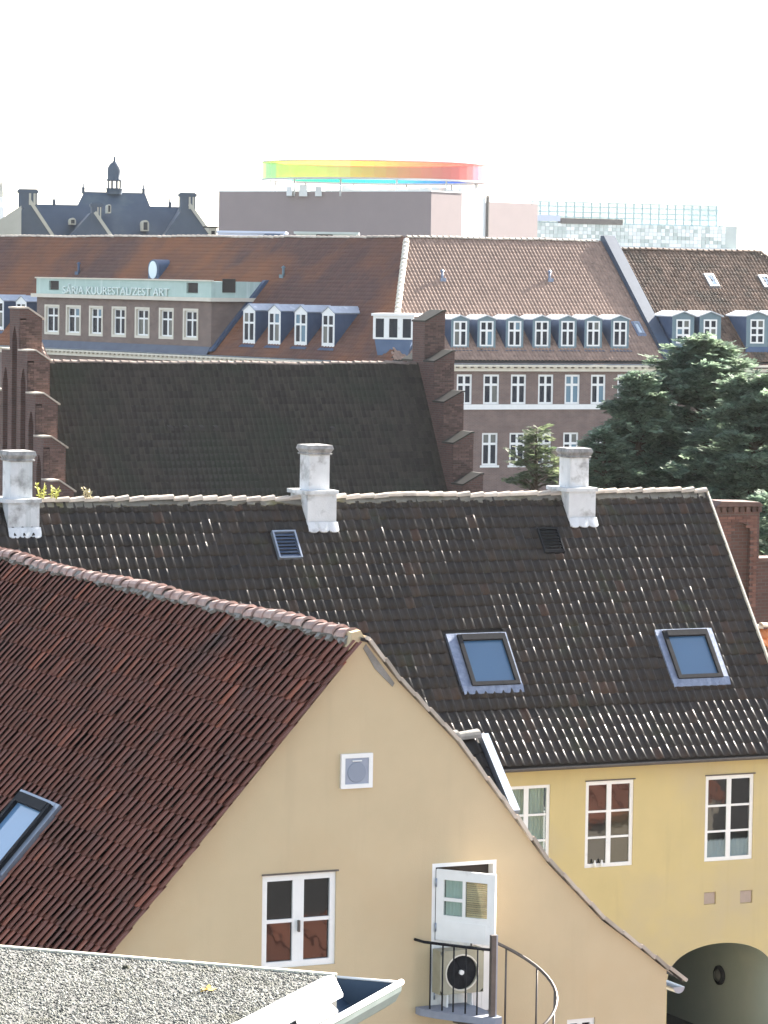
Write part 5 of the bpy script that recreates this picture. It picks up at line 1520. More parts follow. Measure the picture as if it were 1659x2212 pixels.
def cross_gable(qa, ql, qr, qc0, qc1, yg, coping=True, deep=6):
    """gabled bay with a chimney riding on its peak; qa apex, ql/qr feet, qc0/qc1 chimney box"""
    a, l, r = s2(qa, yg), s2(ql, yg), s2(qr, yg)
    m = MB(); m.prism([(l.x, yg, l.z), (r.x, yg, r.z), (a.x + .25, yg, a.z), (a.x - .25, yg, a.z)], (0, deep, 0))
    o = m.build('gable_bay', SLATE, sb, S_)
    if coping:
        n = Vector((r.z - a.z, 0, -(r.x - a.x))).normalized()
        if n.z < 0: n = -n
        A, B = Vector((a.x, yg - .2, a.z)), Vector((r.x, yg - .2, r.z))
        MB().prism([A, B, B + n * .3, A + n * .3], (0, 1.6, 0)).build('stone_coping', STONE, o, S_)
    c0, c1 = s2(qc0, yg), s2(qc1, yg)
    m = MB().box(c0.x, c1.x, yg - .1, yg + 1.6, c1.z - .6, c0.z)
    m.box(c0.x - .12, c1.x + .12, yg - .2, yg + 1.7, c0.z - .35, c0.z - .1)
    co = m.build('chimney', SLATE, o, S_)
    n = 3; w = (c1.x - c0.x)
    for i in range(2):
        x = c0.x + w * (.55 + .25 * i)
        MB().box(x, x + w * .12, yg - .16, yg - .1, c1.z - .3, c0.z - .4).build('stone_rib', STONE, o, S_)
cross_gable((62, 436), (18, 512), (112, 512), (41, 408), (80, 436), -1.0)
cross_gable((202, 460), (150, 512), (238, 512), (198, 438), (220, 466), -2.4)
cross_gable((406, 443), (350, 516), (458, 516), (390, 416), (422, 445), -1.0)
# beige side building at the left edge belongs to the same block
m = MB(); a, b, c = s2((45, 445), -2), s2((-40, 500), -2), s2((45, 520), -2)
m.prism([(b.x, -2, c.z - 4), (c.x, -2, c.z - 4), (a.x, -2, a.z), (b.x, -2, b.z)], (0, -1.5, 0))
m.build('side_gable', STONE, sb, S_)
# cupola
cpos = s2((247, 416), 7)
CM = S_.M @ Matrix.Translation((cpos.x, 7, 0))
zq = lambda y: s2((247, y), 7).z
m = MB().lathe([(.78, zq(420)), (.78, zq(409)), (.86, zq(408)), (.86, zq(406.5)), (.1, zq(406.4))], seg=8)
cup = m.build('cupola', SLATE, sb, CM)
for k in range(8):
    t = math.pi / 8 + k * math.pi / 4
    MB().box(-.07, .07, -.07, .07, zq(406.5), zq(391)).build('column', SLATE, cup, CM @ Matrix.Translation((.6 * math.cos(t), .6 * math.sin(t), 0)))
MB().lathe([(.1, zq(391)), (.78, zq(391)), (.80, zq(389)), (.68, zq(386)), (.70, zq(370)), (.66, zq(362)), (.45, zq(354)), (.2, zq(350)), (.12, zq(346)), (.10, zq(340)), (.03, zq(337)), (0, zq(334))], seg=16).build('dome', SLATE, cup, CM)
for q, y in (((180, 414), 7), ((310, 417), 7), ((117, 441), 5), ((367, 446), 5)):
    p = s2(q, y)
    MB().lathe([(.16, -.2), (.14, .3), (.2, .36), (.09, .45), (.07, .75), (0, .85)], c=(p.x, y, p.z), seg=8).build('roof_finial', SLATE, sb, S_)
for q0, q1 in (((308, 475), (323, 499)), ((151, 470), (165, 485)), ((390, 489), (409, 509)), ((233, 441), (241, 460))):
    a, b = s2(q0, -.2), s2(q1, -.2)
    yb0 = 1.0
    m = MB(); w = b.x - a.x
    n = 8
    ringd = [(a.x, b.z), (b.x, b.z)] + [((a.x + b.x) / 2 + w / 2 * math.cos(math.pi * k / n), a.z - w / 2 + w / 2 * math.sin(math.pi * k / n)) for k in range(n + 1)]
    m.prism([(x, yb0 - .5, z) for x, z in ringd], (0, 3.5, 0))
    do_ = m.build('dormer', STONE, sb, S_)
    MB().box((a.x + b.x) / 2 - w * .28, (a.x + b.x) / 2 + w * .28, yb0 - .55, yb0 - .5, b.z + .1, a.z - w * .3).build('pane', GLASSFAR, do_, S_)

# little lantern box beside it, low pale roofs in front of the museum
lb_ = at(462, 512, 300.0); LB = Frame(Vector((lb_.x, lb_.y, 0)), 10)
lbt = thing('roof_lantern', LB, 'tiny pale roof lantern box at the foot of the slate gable', 'roof lantern')
a, b = LB.y((453, 489)), LB.y((468, 509))
MB().box(a.x, b.x, 0, .8, b.z - .6, a.z - .12).build('lantern_box', STONE, lbt, LB)
MB().box(a.x - .45, b.x + .12, -.2, 1.0, a.z - .12, a.z).build('lantern_lid', BLACKMETAL, lbt, LB)
MB().box((a.x + b.x) / 2 - .15, (a.x + b.x) / 2 + .15, -.04, 0, b.z + .1, b.z + .4).build('pane', BLACKMETAL, lbt, LB)
MB().box(a.x, b.x, .0, .8, 0, b.z - .6).build('base', BRICKL, lbt, LB)
BLUEROOF = material('pale_blue_roof', (.50, .56, .70), (.56, .62, .76), scale=.5, rough=.5)
GREENROOF = material('grey_green_roof', (.42, .48, .46), (.48, .54, .52), scale=.5, rough=.6)
for q0, q1, mt, lab in (((470, 498), (612, 513), BLUEROOF, 'long low pale blue rooftop hall in front of the brick museum'), ((640, 500), (770, 514), GREENROOF, 'low grey green rooftop shed in front of the brick museum')):
    o = at(q0[0], q1[1], 420.0); LF = Frame(Vector((o.x, o.y, 0)), 0)
    a, b = LF.y(q0), LF.y(q1)
    t = thing('rooftop_hall', LF, lab, 'rooftop hall')
    MB().box(a.x, b.x, 0, 9, 0, a.z - .25).build('wall', mt, t, LF)
    MB().box(a.x - .3, b.x + .3, -.4, 9.4, a.z - .25, a.z).build('roof', mt, t, LF)
    if mt is GREENROOF:
        MB().box(a.x + 2.4, a.x + 4.4, -.06, 0, b.z - .3, a.z - .3).build('door', BLACKMETAL, t, LF)
    else:
        MB().prism([(b.x - 3.2, -.45, b.z - .5), (b.x, -.45, b.z - .5), (b.x - .4, -.45, a.z - .3), (b.x - 2.2, -.45, a.z - .3)], (0, .3, 0)).build('end_bay', BLUEZINC, t, LF)
# pale tower at the extreme left edge
o = at(3, 500, 520.0); TF = Frame(Vector((o.x, o.y, 0)), 0)
tw = thing('pale_tower', TF, 'pale stone tower cut by the left edge of the picture', 'tower')
a = TF.y((9, 470)); zt_t = TF.y((5, 447)).z
PALE = material('bleached_stone', (.72, .72, .70), (.8, .8, .78), scale=.3)
MB().box(-3, a.x, 0, 4, 0, zt_t).build('shaft', PALE, tw, TF)
MB().box(-3, a.x - .25, .5, 3.5, zt_t, TF.y((5, 425)).z).build('belfry', PALE, tw, TF)
MB().lathe([(.5, 0), (.35, 1.2), (.1, 2.4), (0, 2.8)], c=(-.3, 2, TF.y((5, 425)).z), seg=8).build('spirelet', STONE, tw, TF)

# ================================================================== MUSEUM with coloured glass ring
mc = at(932, 414, 750.0)
MU = Frame(Vector((mc.x, mc.y, 0)), 56)     # +x runs along the right face; the left face lies along +y
mu = thing('museum', MU, 'huge plain brick museum block carrying a round rainbow coloured glass walkway', 'museum')
LW, RW = 57.0, 43.8
zt_m = mc.z
s_a, s_b = 16.0, 28.5
def mxr(q): 
    p = MU.y(q, 0); return p.x
s_a, s_b = mxr((998, 450)), mxr((1056, 450))
m = MB()
m.box(0, s_a, 0, LW, 0, zt_m).box(s_b, RW, 0, LW, 0, zt_m - 1.6).box(s_a, s_b, 2.5, LW, 0, zt_m - .3)
m.build('brick_block', BRICKM, mu, MU)
MB().box(s_a + .05, s_b - .05, .6, 2.4, 0, zt_m - .1).build('glass_slot', material('milk_glass', (.80, .83, .83), rough=.2), mu, MU)
MB().box(s_b - .35, s_b, -.15, .5, 0, zt_m - .3).build('slot_frame', STEEL, mu, MU)
MB().box(-.15, s_a, -.15, LW + .15, zt_m, zt_m + .25).build('coping', ROOFPLANT, mu, MU)
cen = at(809, 400, 784.0)
RM = Matrix.Translation((cen.x, cen.y, 0))
R0 = 25.2
zf = at(809, 387, 784 - R0).z; ztp = at(809, 345, 784 - R0).z
import colorsys
NSEG = 60
for k in range(NSEG):
    a0, a1 = 2 * math.pi * k / NSEG, 2 * math.pi * (k + 1) / NSEG
    am = math.degrees((a0 + a1) / 2)                # 0 = right, 90 = far, 180 = left, 270 = front
    hue = ((am - 360) / -360.0)                     # right -> front: red to yellow ...
    # front right (am 330) red 0.99, front centre (270) orange .07, left (180) yellow-green .19, far (90) green-cyan .45, far right (30) blue .66
    hue = np.interp(am, [0, 20, 60, 90, 130, 165, 185, 215, 250, 275, 300, 330, 360], [.95, .66, .58, .50, .45, .41, .20, .158, .11, .075, .03, .005, -.02]) % 1.0
    far = 12 < am < 168
    c = colorsys.hsv_to_rgb(hue, .88 if far else .74 if hue > .9 or hue < .1 else .62, .72 if far else .95)
    m = MB()
    for rad, s in ((R0, 1), (R0 - 3.0, -1)):
        q = [(rad * math.cos(a0), rad * math.sin(a0), zf + .35), (rad * math.cos(a1), rad * math.sin(a1), zf + .35), (rad * math.cos(a1), rad * math.sin(a1), ztp - .2), (rad * math.cos(a0), rad * math.sin(a0), ztp - .2)]
        m.face(q[::s])
    m.build('glass_panel', coloured_glass('coloured_glass_%02d' % k, c), mu, RM)
for nm_, za_, zb_2 in (('ring_floor', zf, zf + .35), ('ring_roof', ztp - .2, ztp)):
    m = MB()
    for k in range(NSEG):
        a0, a1 = 2 * math.pi * k / NSEG, 2 * math.pi * (k + 1) / NSEG
        def P(r, a, z): return (r * math.cos(a), r * math.sin(a), z)
        ro, ri = R0 + .25, R0 - 3.3
        m.face([P(ro, a0, za_), P(ro, a1, za_), P(ro, a1, zb_2), P(ro, a0, zb_2)]); m.face([P(ri, a1, za_), P(ri, a0, za_), P(ri, a0, zb_2), P(ri, a1, zb_2)])
        m.face([P(ro, a1, za_), P(ro, a0, za_), P(ri, a0, za_), P(ri, a1, za_)]); m.face([P(ro, a0, zb_2), P(ro, a1, zb_2), P(ri, a1, zb_2), P(ri, a0, zb_2)])
    m.build(nm_, material(nm_ + '_metal', (.42, .42, .42), (.46, .46, .46)), mu, RM)
for k in range(12):
    t = 2 * math.pi * (k + .4) / 12
    MB().tube([((R0 - 1.5) * math.cos(t), (R0 - 1.5) * math.sin(t), zt_m - 1), ((R0 - 1.5) * math.cos(t), (R0 - 1.5) * math.sin(t), zf)], .22, seg=6).build('ring_column', ROOFPLANT, mu, RM)
rr = random.Random(4)
for i in range(14):
    x = -19 + i * 2.9 + rr.uniform(-.5, .5); w = rr.uniform(1.0, 3.0); h = rr.uniform(.6, 1.6)
    MB().box(x, x + w, -23 + rr.uniform(0, 3) + .25 * abs(x), -18 + .25 * abs(x) + 3, zt_m - 1, zt_m + h).build('roof_plant', ROOFPLANT, mu, RM)
MB().box(-10, 16, -8, 8, zt_m - 1, zf - 1.2).build('roof_pavilion', ROOFPLANT, mu, RM)

# ================================================================== GLASS HALL
gp = at(1160, 535, 900.0)
GF = Frame(Vector((gp.x, gp.y, 0)), 28)
gb = thing('glass_hall', GF, 'pale glass and steel concert hall with a stepped glazed roof right of the museum', 'concert hall')
def gq(q, y=0): return GF.y(q, y)
a, b = gq((1160, 487)), gq((1567, 537))
zt0_, zt1_ = gq((1160, 478)).z, gq((1567, 492)).z
zfac = (zt0_ + zt1_) / 2; zlo = gq((1350, 532)).z
HALLGLASS = glass_material('hall_glass', (.42, .52, .53), clear=.45, rough=.1, transp=(.93, .97, .97))
MB().box(a.x, b.x, .3, 26, 0, zfac - .1).build('wall', ROOFPLANT, gb, GF)
nx, nz = 46, 6
px_, pz_ = (b.x - a.x) / nx, (zfac - zlo) / nz
pmes = MB().box(.05, px_ - .05, 0, .18, .05, pz_ - .05).mesh('facade_panel', CONCRETE)
for i in range(nx):
    for j in range(nz):
        link(bpy.data.objects.new('facade_panel', pmes), GF.M @ Matrix.Translation((a.x + i * px_, rr.choice((0, .05, .1)), zlo + j * pz_)), gb)
TEAL = material('teal_steel', (.30, .45, .48), (.36, .5, .52), scale=.3, rough=.5)
ztop_a, ztop_b = gq((1160, 433), 3).z, gq((1550, 446), 3).z
zup = (ztop_a + ztop_b) / 2
xe_ = gq((1548, 446), 3).x
MB().box(a.x, xe_, 3.0, 3.1, zfac, zup).build('upper_glazing', HALLGLASS, gb, GF)
n_m = 22
m = MB()
for i in range(n_m + 1):
    x = a.x + (xe_ - a.x) * i / n_m
    MB().box(x - .13, x + .13, 2.75, 2.99, zfac, zup).build('mullion', TEAL, gb, GF)
for z in (zfac + .15, zfac + 1.6, zup - 1.2, zup - 2.6, zup):
    MB().box(a.x, xe_ + .2, 2.7, 2.98, z - .12, z + .12).build('rail', TEAL, gb, GF)
# sloped glazed end
e1 = gq((1566, 478), 3)
m = MB(); m.face([(xe_, 3, zfac), (e1.x + .5, 3, zfac), (e1.x, 3, e1.z), (xe_ + .5, 3, zup)])
m.face([(xe_ + .5, 3, zup), (e1.x, 3, e1.z), (e1.x, 20, e1.z), (xe_ + .5, 20, zup)])
m.build('glazed_end', HALLGLASS, gb, GF)
for k in range(4):
    f = k / 3
    MB().tube([(xe_ + (e1.x - xe_) * f, 2.9, zfac), (xe_ + .3 + (e1.x - xe_ - .3) * f, 2.9, zup + (e1.z - zup) * f)], .1, seg=5).build('mullion', TEAL, gb, GF)
p, q = gq((1212, 471)), gq((1344, 486)); MB().box(p.x, q.x, -.3, 1.5, q.z, p.z).build('dark_plant_box', STEEL, gb, GF)
p, q = gq((1160, 464)), gq((1209, 478)); MB().box(p.x, q.x, -.3, 1.5, q.z, p.z).build('blue_plant_box', BLUEROOF, gb, GF)
p, q = gq((1566, 488)), gq((1596, 540)); MB().box(p.x, q.x, 1, 12, 0, p.z).build('end_block', GREENROOF, gb, GF)
MB().box(a.x, q.x, -.4, .29, zlo - .9, zlo - .02).build('base_rail', ROOFPLANT, gb, GF)

# ================================================================== CHAPEL GABLE (brick pier with blind arch)
cp = at(1592, 1200, 100.0)
CP = Frame(Vector((cp.x, cp.y, 0)), 25)
cg = thing('brick_gable', CP, 'red brick gable pier with tall blind arch right of the dark tiled roof', 'gable')
def cq(q): return CP.y(q)
gx0, gx1 = cq((1547, 1150)).x, cq((1640, 1150)).x
gz1 = cq((1592, 1094)).z
nx0, nx1 = cq((1579, 1200)).x, cq((1621, 1200)).x
nzs, nza = cq((1600, 1150)).z, cq((1600, 1130)).z
xr2 = cq((1720, 1210)).x; zsh = cq((1650, 1213)).z
m = MB()
m.wall(gx0, gx1, 0, gz1, 0, [(nx0, nx1, 4.0, nzs)], depth=.18)
n = 14; hw_ = (nx1 - nx0) / 2; cxn = (nx0 + nx1) / 2
mm = MB()
# replace the flat strip above the niche by one with a round head
mm.v, mm.f, mm.sm, mm.mi = [], [], [], []
zs_ = sorted({0, gz1, 4.0, nzs})
mm.face([(gx0, 0, 0), (nx0, 0, 0), (nx0, 0, gz1), (gx0, 0, gz1)]); mm.face([(nx1, 0, 0), (gx1, 0, 0), (gx1, 0, gz1), (nx1, 0, gz1)])
hd = [(cxn - hw_ * math.cos(math.pi * k / n), nzs + (nza - nzs) * math.sin(math.pi * k / n)) for k in range(n + 1)]
for (xa, za2), (xb, zb3) in zip(hd, hd[1:]):
    mm.face([(xa, 0, za2), (xb, 0, zb3), (xb, 0, gz1), (xa, 0, gz1)]); mm.face([(xa, 0, za2), (xa, .18, za2), (xb, .18, zb3), (xb, 0, zb3)])
mm.face([(nx0, 0, 4), (nx0, 0, nzs), (nx0, .18, nzs), (nx0, .18, 4)]); mm.face([(nx1, 0, 4), (nx1, .18, 4), (nx1, .18, nzs), (nx1, 0, nzs)])
mm.face([(nx0, .18, 4), (nx1, .18, 4)] + [(x, .18, z) for x, z in hd[::-1]])
mm.box(gx0, gx1, .25, .8, 0, gz1 - .001)
mm.box(gx1 + .001, xr2, .12, .8, 0, zsh)
go = mm.build('wall', BRICKC, cg, CP)
m = MB()
x = gx0 - .06
while x < gx1:
    m.box(x, x + .11, -.10, .85, gz1 - .16, gz1 - .02); x += .2
m.build('dentil_bricks', BRICKPALE, cg, CP, kind='stuff')
MB().prism([(gx0 - .1, -.12, gz1), (gx1 + .06, -.12, gz1), (gx1 - .05, -.12, gz1 + .12), (gx0 + .12, -.12, gz1 + .16)], (0, 1, 0)).build('coping', BRICKPALE, cg, CP)
def msk(x, z):
    X = gx0 + x; Z = zlow_b + z
    return not (nx0 - .02 < X < nx1 + .02 and Z < nzs + (nza - nzs) * math.sqrt(max(0, 1 - ((X - cxn) / hw_) ** 2)) + .04)
zlow_b = cq((1600, 1330)).z
brick_pieces(cg, CP, (gx0, 0, zlow_b), (1, 0, 0), (0, -1, 0), gx1 - gx0, gz1 - .2 - zlow_b, 300, bw=.25, bh=.085, mat=BRICKPIECE, mask=msk)
MB().prism([(gx1 + .0, 0, zsh), (xr2, 0, zsh), (xr2, .8, zsh), (gx1, .8, zsh)], (0, 0, .1)).build('shoulder_coping', BRICKPALE, cg, CP)
# small orange tiled wall at the right edge
ow = at(1650, 1375, 92.0); OW = Frame(Vector((ow.x, ow.y, 0)), 25)
owt = thing('tiled_wall', OW, 'low wall with bright orange tile coping at the right edge below the brick gable', 'wall')
owt['kind'] = 'thing'
wz_ = OW.y((1650, 1395)).z; wxa = OW.y((1634, 1375)).x
MB().box(wxa, wxa + 3, .1, .5, 0, wz_).build('wall', BRICKC, owt, OW)
tmo = tile_mesh('coping_tile', ORANGETILE, .22, .34, .045)
Yo = Vector((0, math.cos(R(35)), math.sin(R(35))))
lay_tiles(owt, OW, (wxa, -.15, wz_), (1, 0, 0), Yo, 13, 2, .22, .3, tmo, ORANGETILE, name='coping_tile')
lay_ridge(owt, OW, (wxa, .38, wz_ + .42), (wxa + 3, .38, wz_ + .42), .36, ridge_mesh('ridge_tile', RIDGETILE, .4, .12), jit=.01)

# ================================================================== TREES
def conifer(name, base, H, r_prof, nbr, label, mat, seed, lean=(0, 0), leaf=.30, per=26, z0=1.0):
    """trunk, limbs and flat drooping sprays of needles"""
    rr = np.random.default_rng(seed)
    M = Matrix.Translation(base)
    t = thing(name, M, label, 'tree', None)
    m = MB()
    pts = [(lean[0] * k * k * H, lean[1] * k * k * H, H * k) for k in (0, .15, .3, .45, .6, .75, .9, 1)]
    m.tube(pts, .3, seg=8, radii=[.42, .36, .3, .25, .2, .14, .07, .02])
    m.build('trunk', BARK, t, M)
    bm_ = MB()
    C_, U_, V_, S_z = [], [], [], []
    hs = np.linspace(z0, H * .985, nbr)
    for i, h in enumerate(hs):
        k = h / H
        rad = np.interp(k, [p[0] for p in r_prof], [p[1] for p in r_prof]) * rr.uniform(.62, 1.2)
        az = i * 2.39996 + rr.uniform(-.4, .4)
        dirv = np.array([math.cos(az), math.sin(az), 0.0])
        o = np.array([lean[0] * k * k * H, lean[1] * k * k * H, h])
        rise = rr.uniform(-.05, .50) if k < .8 else rr.uniform(.35, .8)
        def bp(s): return o + dirv * (rad * s) + np.array([0, 0, rad * (rise * s - .28 * s * s)])
        if rad > .6:
            bm_.tube([bp(0), bp(.3), bp(.6), bp(.9)], .05, seg=4, radii=[.07, .05, .035, .015], caps=False)
        nsp = max(4, int(per * min(2.2, .35 + rad / 2.0)))
        for s in rr.uniform(.12, 1.03, nsp) ** .8:
            sidev = np.array([-dirv[1], dirv[0], 0])
            off = rr.normal(0, .13 * rad * (1.1 - s * .6) + .08)
            c = bp(s) + sidev * off + np.array([0, 0, rr.normal(0, .10)])
            outd = dirv * rr.uniform(.4, 1) + sidev * np.sign(off) * rr.uniform(.1, 1.1) + np.array([0, 0, rr.uniform(-.25, .35)])
            outd /= np.linalg.norm(outd)
            # each spray: a fan of thin needle blades
            nb = 9 if s < .8 else 12
            ln = leaf * rr.uniform(.55, 1.25) * (1.25 if s > .85 else 1)
            nrm = np.array([rr.normal(0, .35), rr.normal(0, .35), 1.0]); nrm -= outd * nrm.dot(outd); nrm /= np.linalg.norm(nrm)
            sd = np.cross(nrm, outd)
            for j in range(nb):
                f = (j + .5) / nb
                sgn = 1 if j % 2 else -1
                b0 = c + outd * (ln * (f * 1.5 - .5))
                d = outd * .75 + sd * sgn * .75 * (1.1 - .5 * f) + nrm * rr.uniform(-.15, .25)
                C_.append(b0); U_.append(d * ln * (.75 - .3 * f)); V_.append(np.cross(nrm, d) * ln * .16)
    C_, U_, V_ = np.array(C_), np.array(U_), np.array(V_)
    V4 = np.stack([C_ - V_ * .6, C_ + U_ * .55 - V_, C_ + U_, C_ + U_ * .55 + V_], 1)
    F4 = np.arange(len(C_) * 4, dtype=np.int32).reshape(-1, 4)
    bm_.build('limbs', BARK, t, M)
    o = bpy.data.objects.new('crown', np_mesh('crown', V4.reshape(-1, 3), F4, mat))
    link(o, M, t)
    return t
def tree_at(qx, Y): p = at(qx, 1000, Y); return Vector((p.x, p.y, 0))
YT = 140.0
topz = lambda qx, qy, Y: at(qx, qy, Y).z
conifer('conifer_tree', tree_at(1515, YT), topz(1512, 728, YT), [(0, 4.8), (.50, 4.6), (.62, 4.0), (.74, 2.9), (.86, 2.0), (.95, 1.1), (1, .25)], 330,
        'tall dark conifer with pointed top at right of the brick house', NEEDLE, 11, per=50, leaf=.36)
conifer('conifer_tree', tree_at(1378, YT - 3), topz(1372, 806, YT - 3), [(0, 2.3), (.5, 2.2), (.66, 1.8), (.82, 1.35), (.93, .9), (1, .25)], 200,
        'shorter dark conifer with slanted top left of the tallest conifer', NEEDLE, 12, per=46, leaf=.34)
conifer('conifer_tree', tree_at(1632, YT - 6), topz(1632, 812, YT - 6), [(0, 4.0), (.5, 4.0), (.68, 3.1), (.84, 2.0), (.94, 1.1), (1, .25)], 240,
        'broad green conifer at the right edge behind the brick gable', NEEDLE, 13, per=48, leaf=.36)
conifer('conifer_tree', tree_at(1158, YT - 8), topz(1158, 925, YT - 8), [(0, 1.9), (.6, 1.6), (.8, 1.15), (.93, .65), (1, .2)], 130,
        'small pale green conifer tip left of the right hand chimney', NEEDLEP, 14, per=17, leaf=.30)
conifer('conifer_tree', tree_at(1305, YT - 5), topz(1305, 925, YT - 5), [(0, 1.7), (.6, 1.5), (.8, 1.1), (.93, .6), (1, .2)], 110,
        'low conifer filling the gap right behind the right hand chimney', NEEDLE, 15, per=30, leaf=.38)
conifer('conifer_tree', tree_at(1668, 112), topz(1668, 1062, 112), [(0, 1.6), (.6, 1.5), (.8, 1.1), (.93, .6), (1, .2)], 100,
        'dark low conifer right of the brick gable at the right edge', NEEDLE, 16, per=24, leaf=.34)

# ================================================================== AIR
hz = bpy.data.materials.new('pale_air'); hz.use_nodes = True
hn = hz.node_tree; hn.nodes.clear()
ho_ = hn.nodes.new('ShaderNodeOutputMaterial'); hv = hn.nodes.new('ShaderNodeVolumePrincipled')
hv.inputs['Color'].default_value = (.92, .95, 1, 1); hv.inputs['Density'].default_value = .000035
hv.inputs['Anisotropy'].default_value = .3
hn.links.new(hv.outputs[0], ho_.inputs['Volume'])
tag(MB().box(-4100, 4100, -1600, 6100, -1, 48).build('haze', hz, None, Matrix.Identity(4)), kind='stuff')

# ================================================================== FOREGROUND FELT ROOF
zf_ = ZC - 2.85
fo = Frame(Vector((0, 13.5, 0)), 0)
A1 = fo.z((-260, 2024), zf_); B1 = fo.z((728, 2107), zf_); C1 = fo.z((430, 2270), zf_); D1 = fo.z((-400, 2300), zf_)
fr_t = thing('felt_roof', fo, 'grey gritted flat roof with white metal edge in the bottom left corner', 'roof')
fr_t['kind'] = 'thing'
m = MB(); m.prism([A1, B1, C1, D1], (0, 0, -.25))
m.build('roof_deck', FELT, fr_t, fo)
# grit
N = 26000
u = rng.random(N); v = rng.random(N)
P0 = np.array(A1); P1 = np.array(B1); P2 = np.array(C1); P3 = np.array(D1)
pos = (P0 * (1 - u)[:, None] + P1 * u[:, None]) * (1 - v)[:, None] + (P3 * (1 - u)[:, None] + P2 * u[:, None]) * v[:, None]
sz = rng.uniform(.0035, .0085, N)
octv = np.array([[1, 0, 0], [-1, 0, 0], [0, 1, 0], [0, -1, 0], [0, 0, 1], [0, 0, -.3]], np.float32)
octf = np.array([[0, 2, 4], [2, 1, 4], [1, 3, 4], [3, 0, 4], [2, 0, 5], [1, 2, 5], [3, 1, 5], [0, 3, 5]], np.int32)
ang = rng.uniform(0, 6.28, N); ca_, sa_ = np.cos(ang), np.sin(ang)
V = octv[None] * (sz[:, None, None] * rng.uniform(.6, 1.3, (N, 6, 1)))
Vx = V[:, :, 0] * ca_[:, None] - V[:, :, 1] * sa_[:, None]; Vy = V[:, :, 0] * sa_[:, None] + V[:, :, 1] * ca_[:, None]
V = np.stack([Vx, Vy, V[:, :, 2] * rng.uniform(.6, 1.2, N)[:, None]], 2) + pos[:, None, :]
F = octf[None] + (np.arange(N, dtype=np.int32) * 6)[:, None, None]
tag(link(bpy.data.objects.new('roof_grit', np_mesh('roof_grit', V.reshape(-1, 3), F.reshape(-1, 3), GRIT)), fo.M, fr_t), kind='stuff')
def fz(q, dz): return fo.z(q, zf_ + dz)
def ext(a, b, k=2.2): return a + (b - a) * k
t0, t1 = fz((721, 2106), .02), fz((514, 2213), .02); t1 = ext(t0, t1)
b0, b1 = fz((741, 2147), -.05), fz((613, 2212), -.05); b1 = ext(b0, b1)
ti0, ti1 = t0 + Vector((-.035, -.03, .0)), t1 + Vector((-.035, -.03, .0))
tm_ = .42
m = MB()
for k0, k1 in ((0.0, tm_), (tm_ + .003, 1.0)):
    e = .002 if k0 else 0
    q = [ti0.lerp(ti1, k0), ti0.lerp(ti1, k1), t0.lerp(t1, k1), t0.lerp(t1, k0)]
    m.prism([p + Vector((0, 0, e)) for p in q], (0, 0, -.03))
    q = [t0.lerp(t1, k0), t0.lerp(t1, k1), b0.lerp(b1, k1), b0.lerp(b1, k0)]
    m.prism([p + Vector((0, 0, e)) for p in q], (-.012, -.004, -.008))
    q = [b0.lerp(b1, k0), b0.lerp(b1, k1), b0.lerp(b1, k1) + Vector((0, 0, -.012)), b0.lerp(b1, k0) + Vector((0, 0, -.012))]
    m.prism(q, (-.012, -.004, 0))
m.build('edge_trim', TRIM, fr_t, fo)
MB().prism([Vector(A1) + Vector((0, .0, 0)), Vector(B1), Vector(B1) + Vector((0, -.025, 0)), Vector(A1) + Vector((0, -.025, 0))], (0, 0, .01)).build('rear_trim', material('pale_felt_edge', (.5, .5, .42)), fr_t, fo)
L0, L1 = fz((866, 2122), -.06), fz((706, 2212), -.06); L1 = ext(L0, L1)
I0 = fz((726, 2110), -.045); I1 = I0 + (L1 - L0)
acr = (L0 - I0); dn = Vector((0, 0, -1))
prof = [(1.0, 0.0), (.985, .03), (.90, .075), (.72, .11), (.45, .125), (.2, .11), (0.03, .07), (0, 0.0)]
def gpt(P, s_, d_): return P + acr * s_ + dn * d_
m = MB()
for (s0_, z0_), (s1_, z1_) in zip(prof, prof[1:]):
    m.face([gpt(I0, s0_, z0_), gpt(I0, s1_, z1_), gpt(I1, s1_, z1_), gpt(I1, s0_, z0_)], True)
m.face([gpt(I0, a_, b_) for a_, b_ in prof])
go_ = m.build('gutter', material('shaded_zinc_gutter', (.035, .065, .11), (.05, .085, .13), scale=6, rough=.5), fr_t, fo)  # dark blue base carries the shade inside the zinc trough
m = MB()
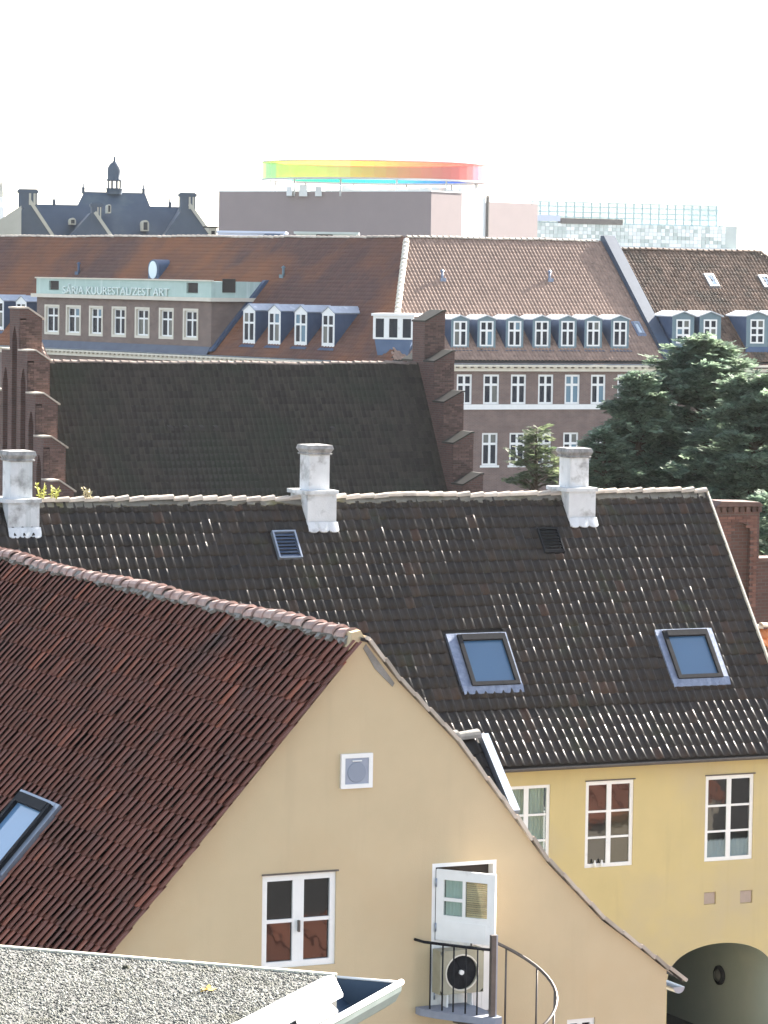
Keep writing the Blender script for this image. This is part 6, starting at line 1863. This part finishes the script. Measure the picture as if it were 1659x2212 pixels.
for (s0_, z0_), (s1_, z1_) in zip(prof[:5], prof[1:5]):
    o_ = acr.normalized() * .006
    m.face([gpt(I0, s0_, z0_ + .006) + o_, gpt(I1, s0_, z0_ + .006) + o_, gpt(I1, s1_, z1_ + .006) + o_, gpt(I0, s1_, z1_ + .006) + o_], True)
m.build('gutter_belly', material('grey_green_zinc', (.10, .13, .125), (.14, .17, .165), scale=5, rough=.5), go_, fo)
MB().tube([L0 + (L0 - L1) * .004, L1], .0125, seg=10).build('gutter_lip', TRIM, go_, fo)
MB().tube([I0 + Vector((0, 0, .0)), L0], .006, seg=6).build('gutter_end', TRIM, go_, fo)
k0, k1 = fz((706, 2166), -.05), fz((730, 2187), -.055)
MB().prism([k0, k1, k1 + (L1 - L0) * .22, k0 + (L1 - L0) * .18], (0, 0, .01)).build('gutter_bracket', TRIM, go_, fo)
MB().box(min(A1.x, D1.x), C1.x - .35, -1.6, -.2, 0, zf_ - .26).build('wall', STONE, fr_t, fo)
# leaf and moss on the roof
lf = fo.z((450, 2143), zf_)
m = MB()
for k in range(5):
    t = k * 1.256 + .3; L_ = .036
    c = Vector((0, 0, .012)); tip = Vector((math.cos(t) * L_, math.sin(t) * L_, .012 + .012 * (k % 2))); sd_ = Vector((-math.sin(t), math.cos(t), 0)) * .011
    m.face([c, (c + tip) / 2 + sd_, tip, (c + tip) / 2 - sd_])
m.tube([(0, 0, .012), (-.03, -.02, .006)], .002, seg=5)
tag(m.build('fallen_leaf', LEAFM, None, fo.M @ Matrix.Translation(lf)), 'yellow fallen leaf lying on the gritted felt roof', 'leaf')
ms = fo.z((275, 2092), zf_)
m = MB()
for k in range(7):
    a = rng.uniform(0, 6.28); r_ = rng.uniform(0, .014)
    m.lathe([(0.011, 0), (.009, .008), (.004, .013), (0, .014)], c=(r_ * math.cos(a), r_ * math.sin(a), 0), seg=6)
tag(m.build('moss_clump', MOSS, None, fo.M @ Matrix.Translation(ms)), 'small dark moss clump on the gritted felt roof', 'moss')
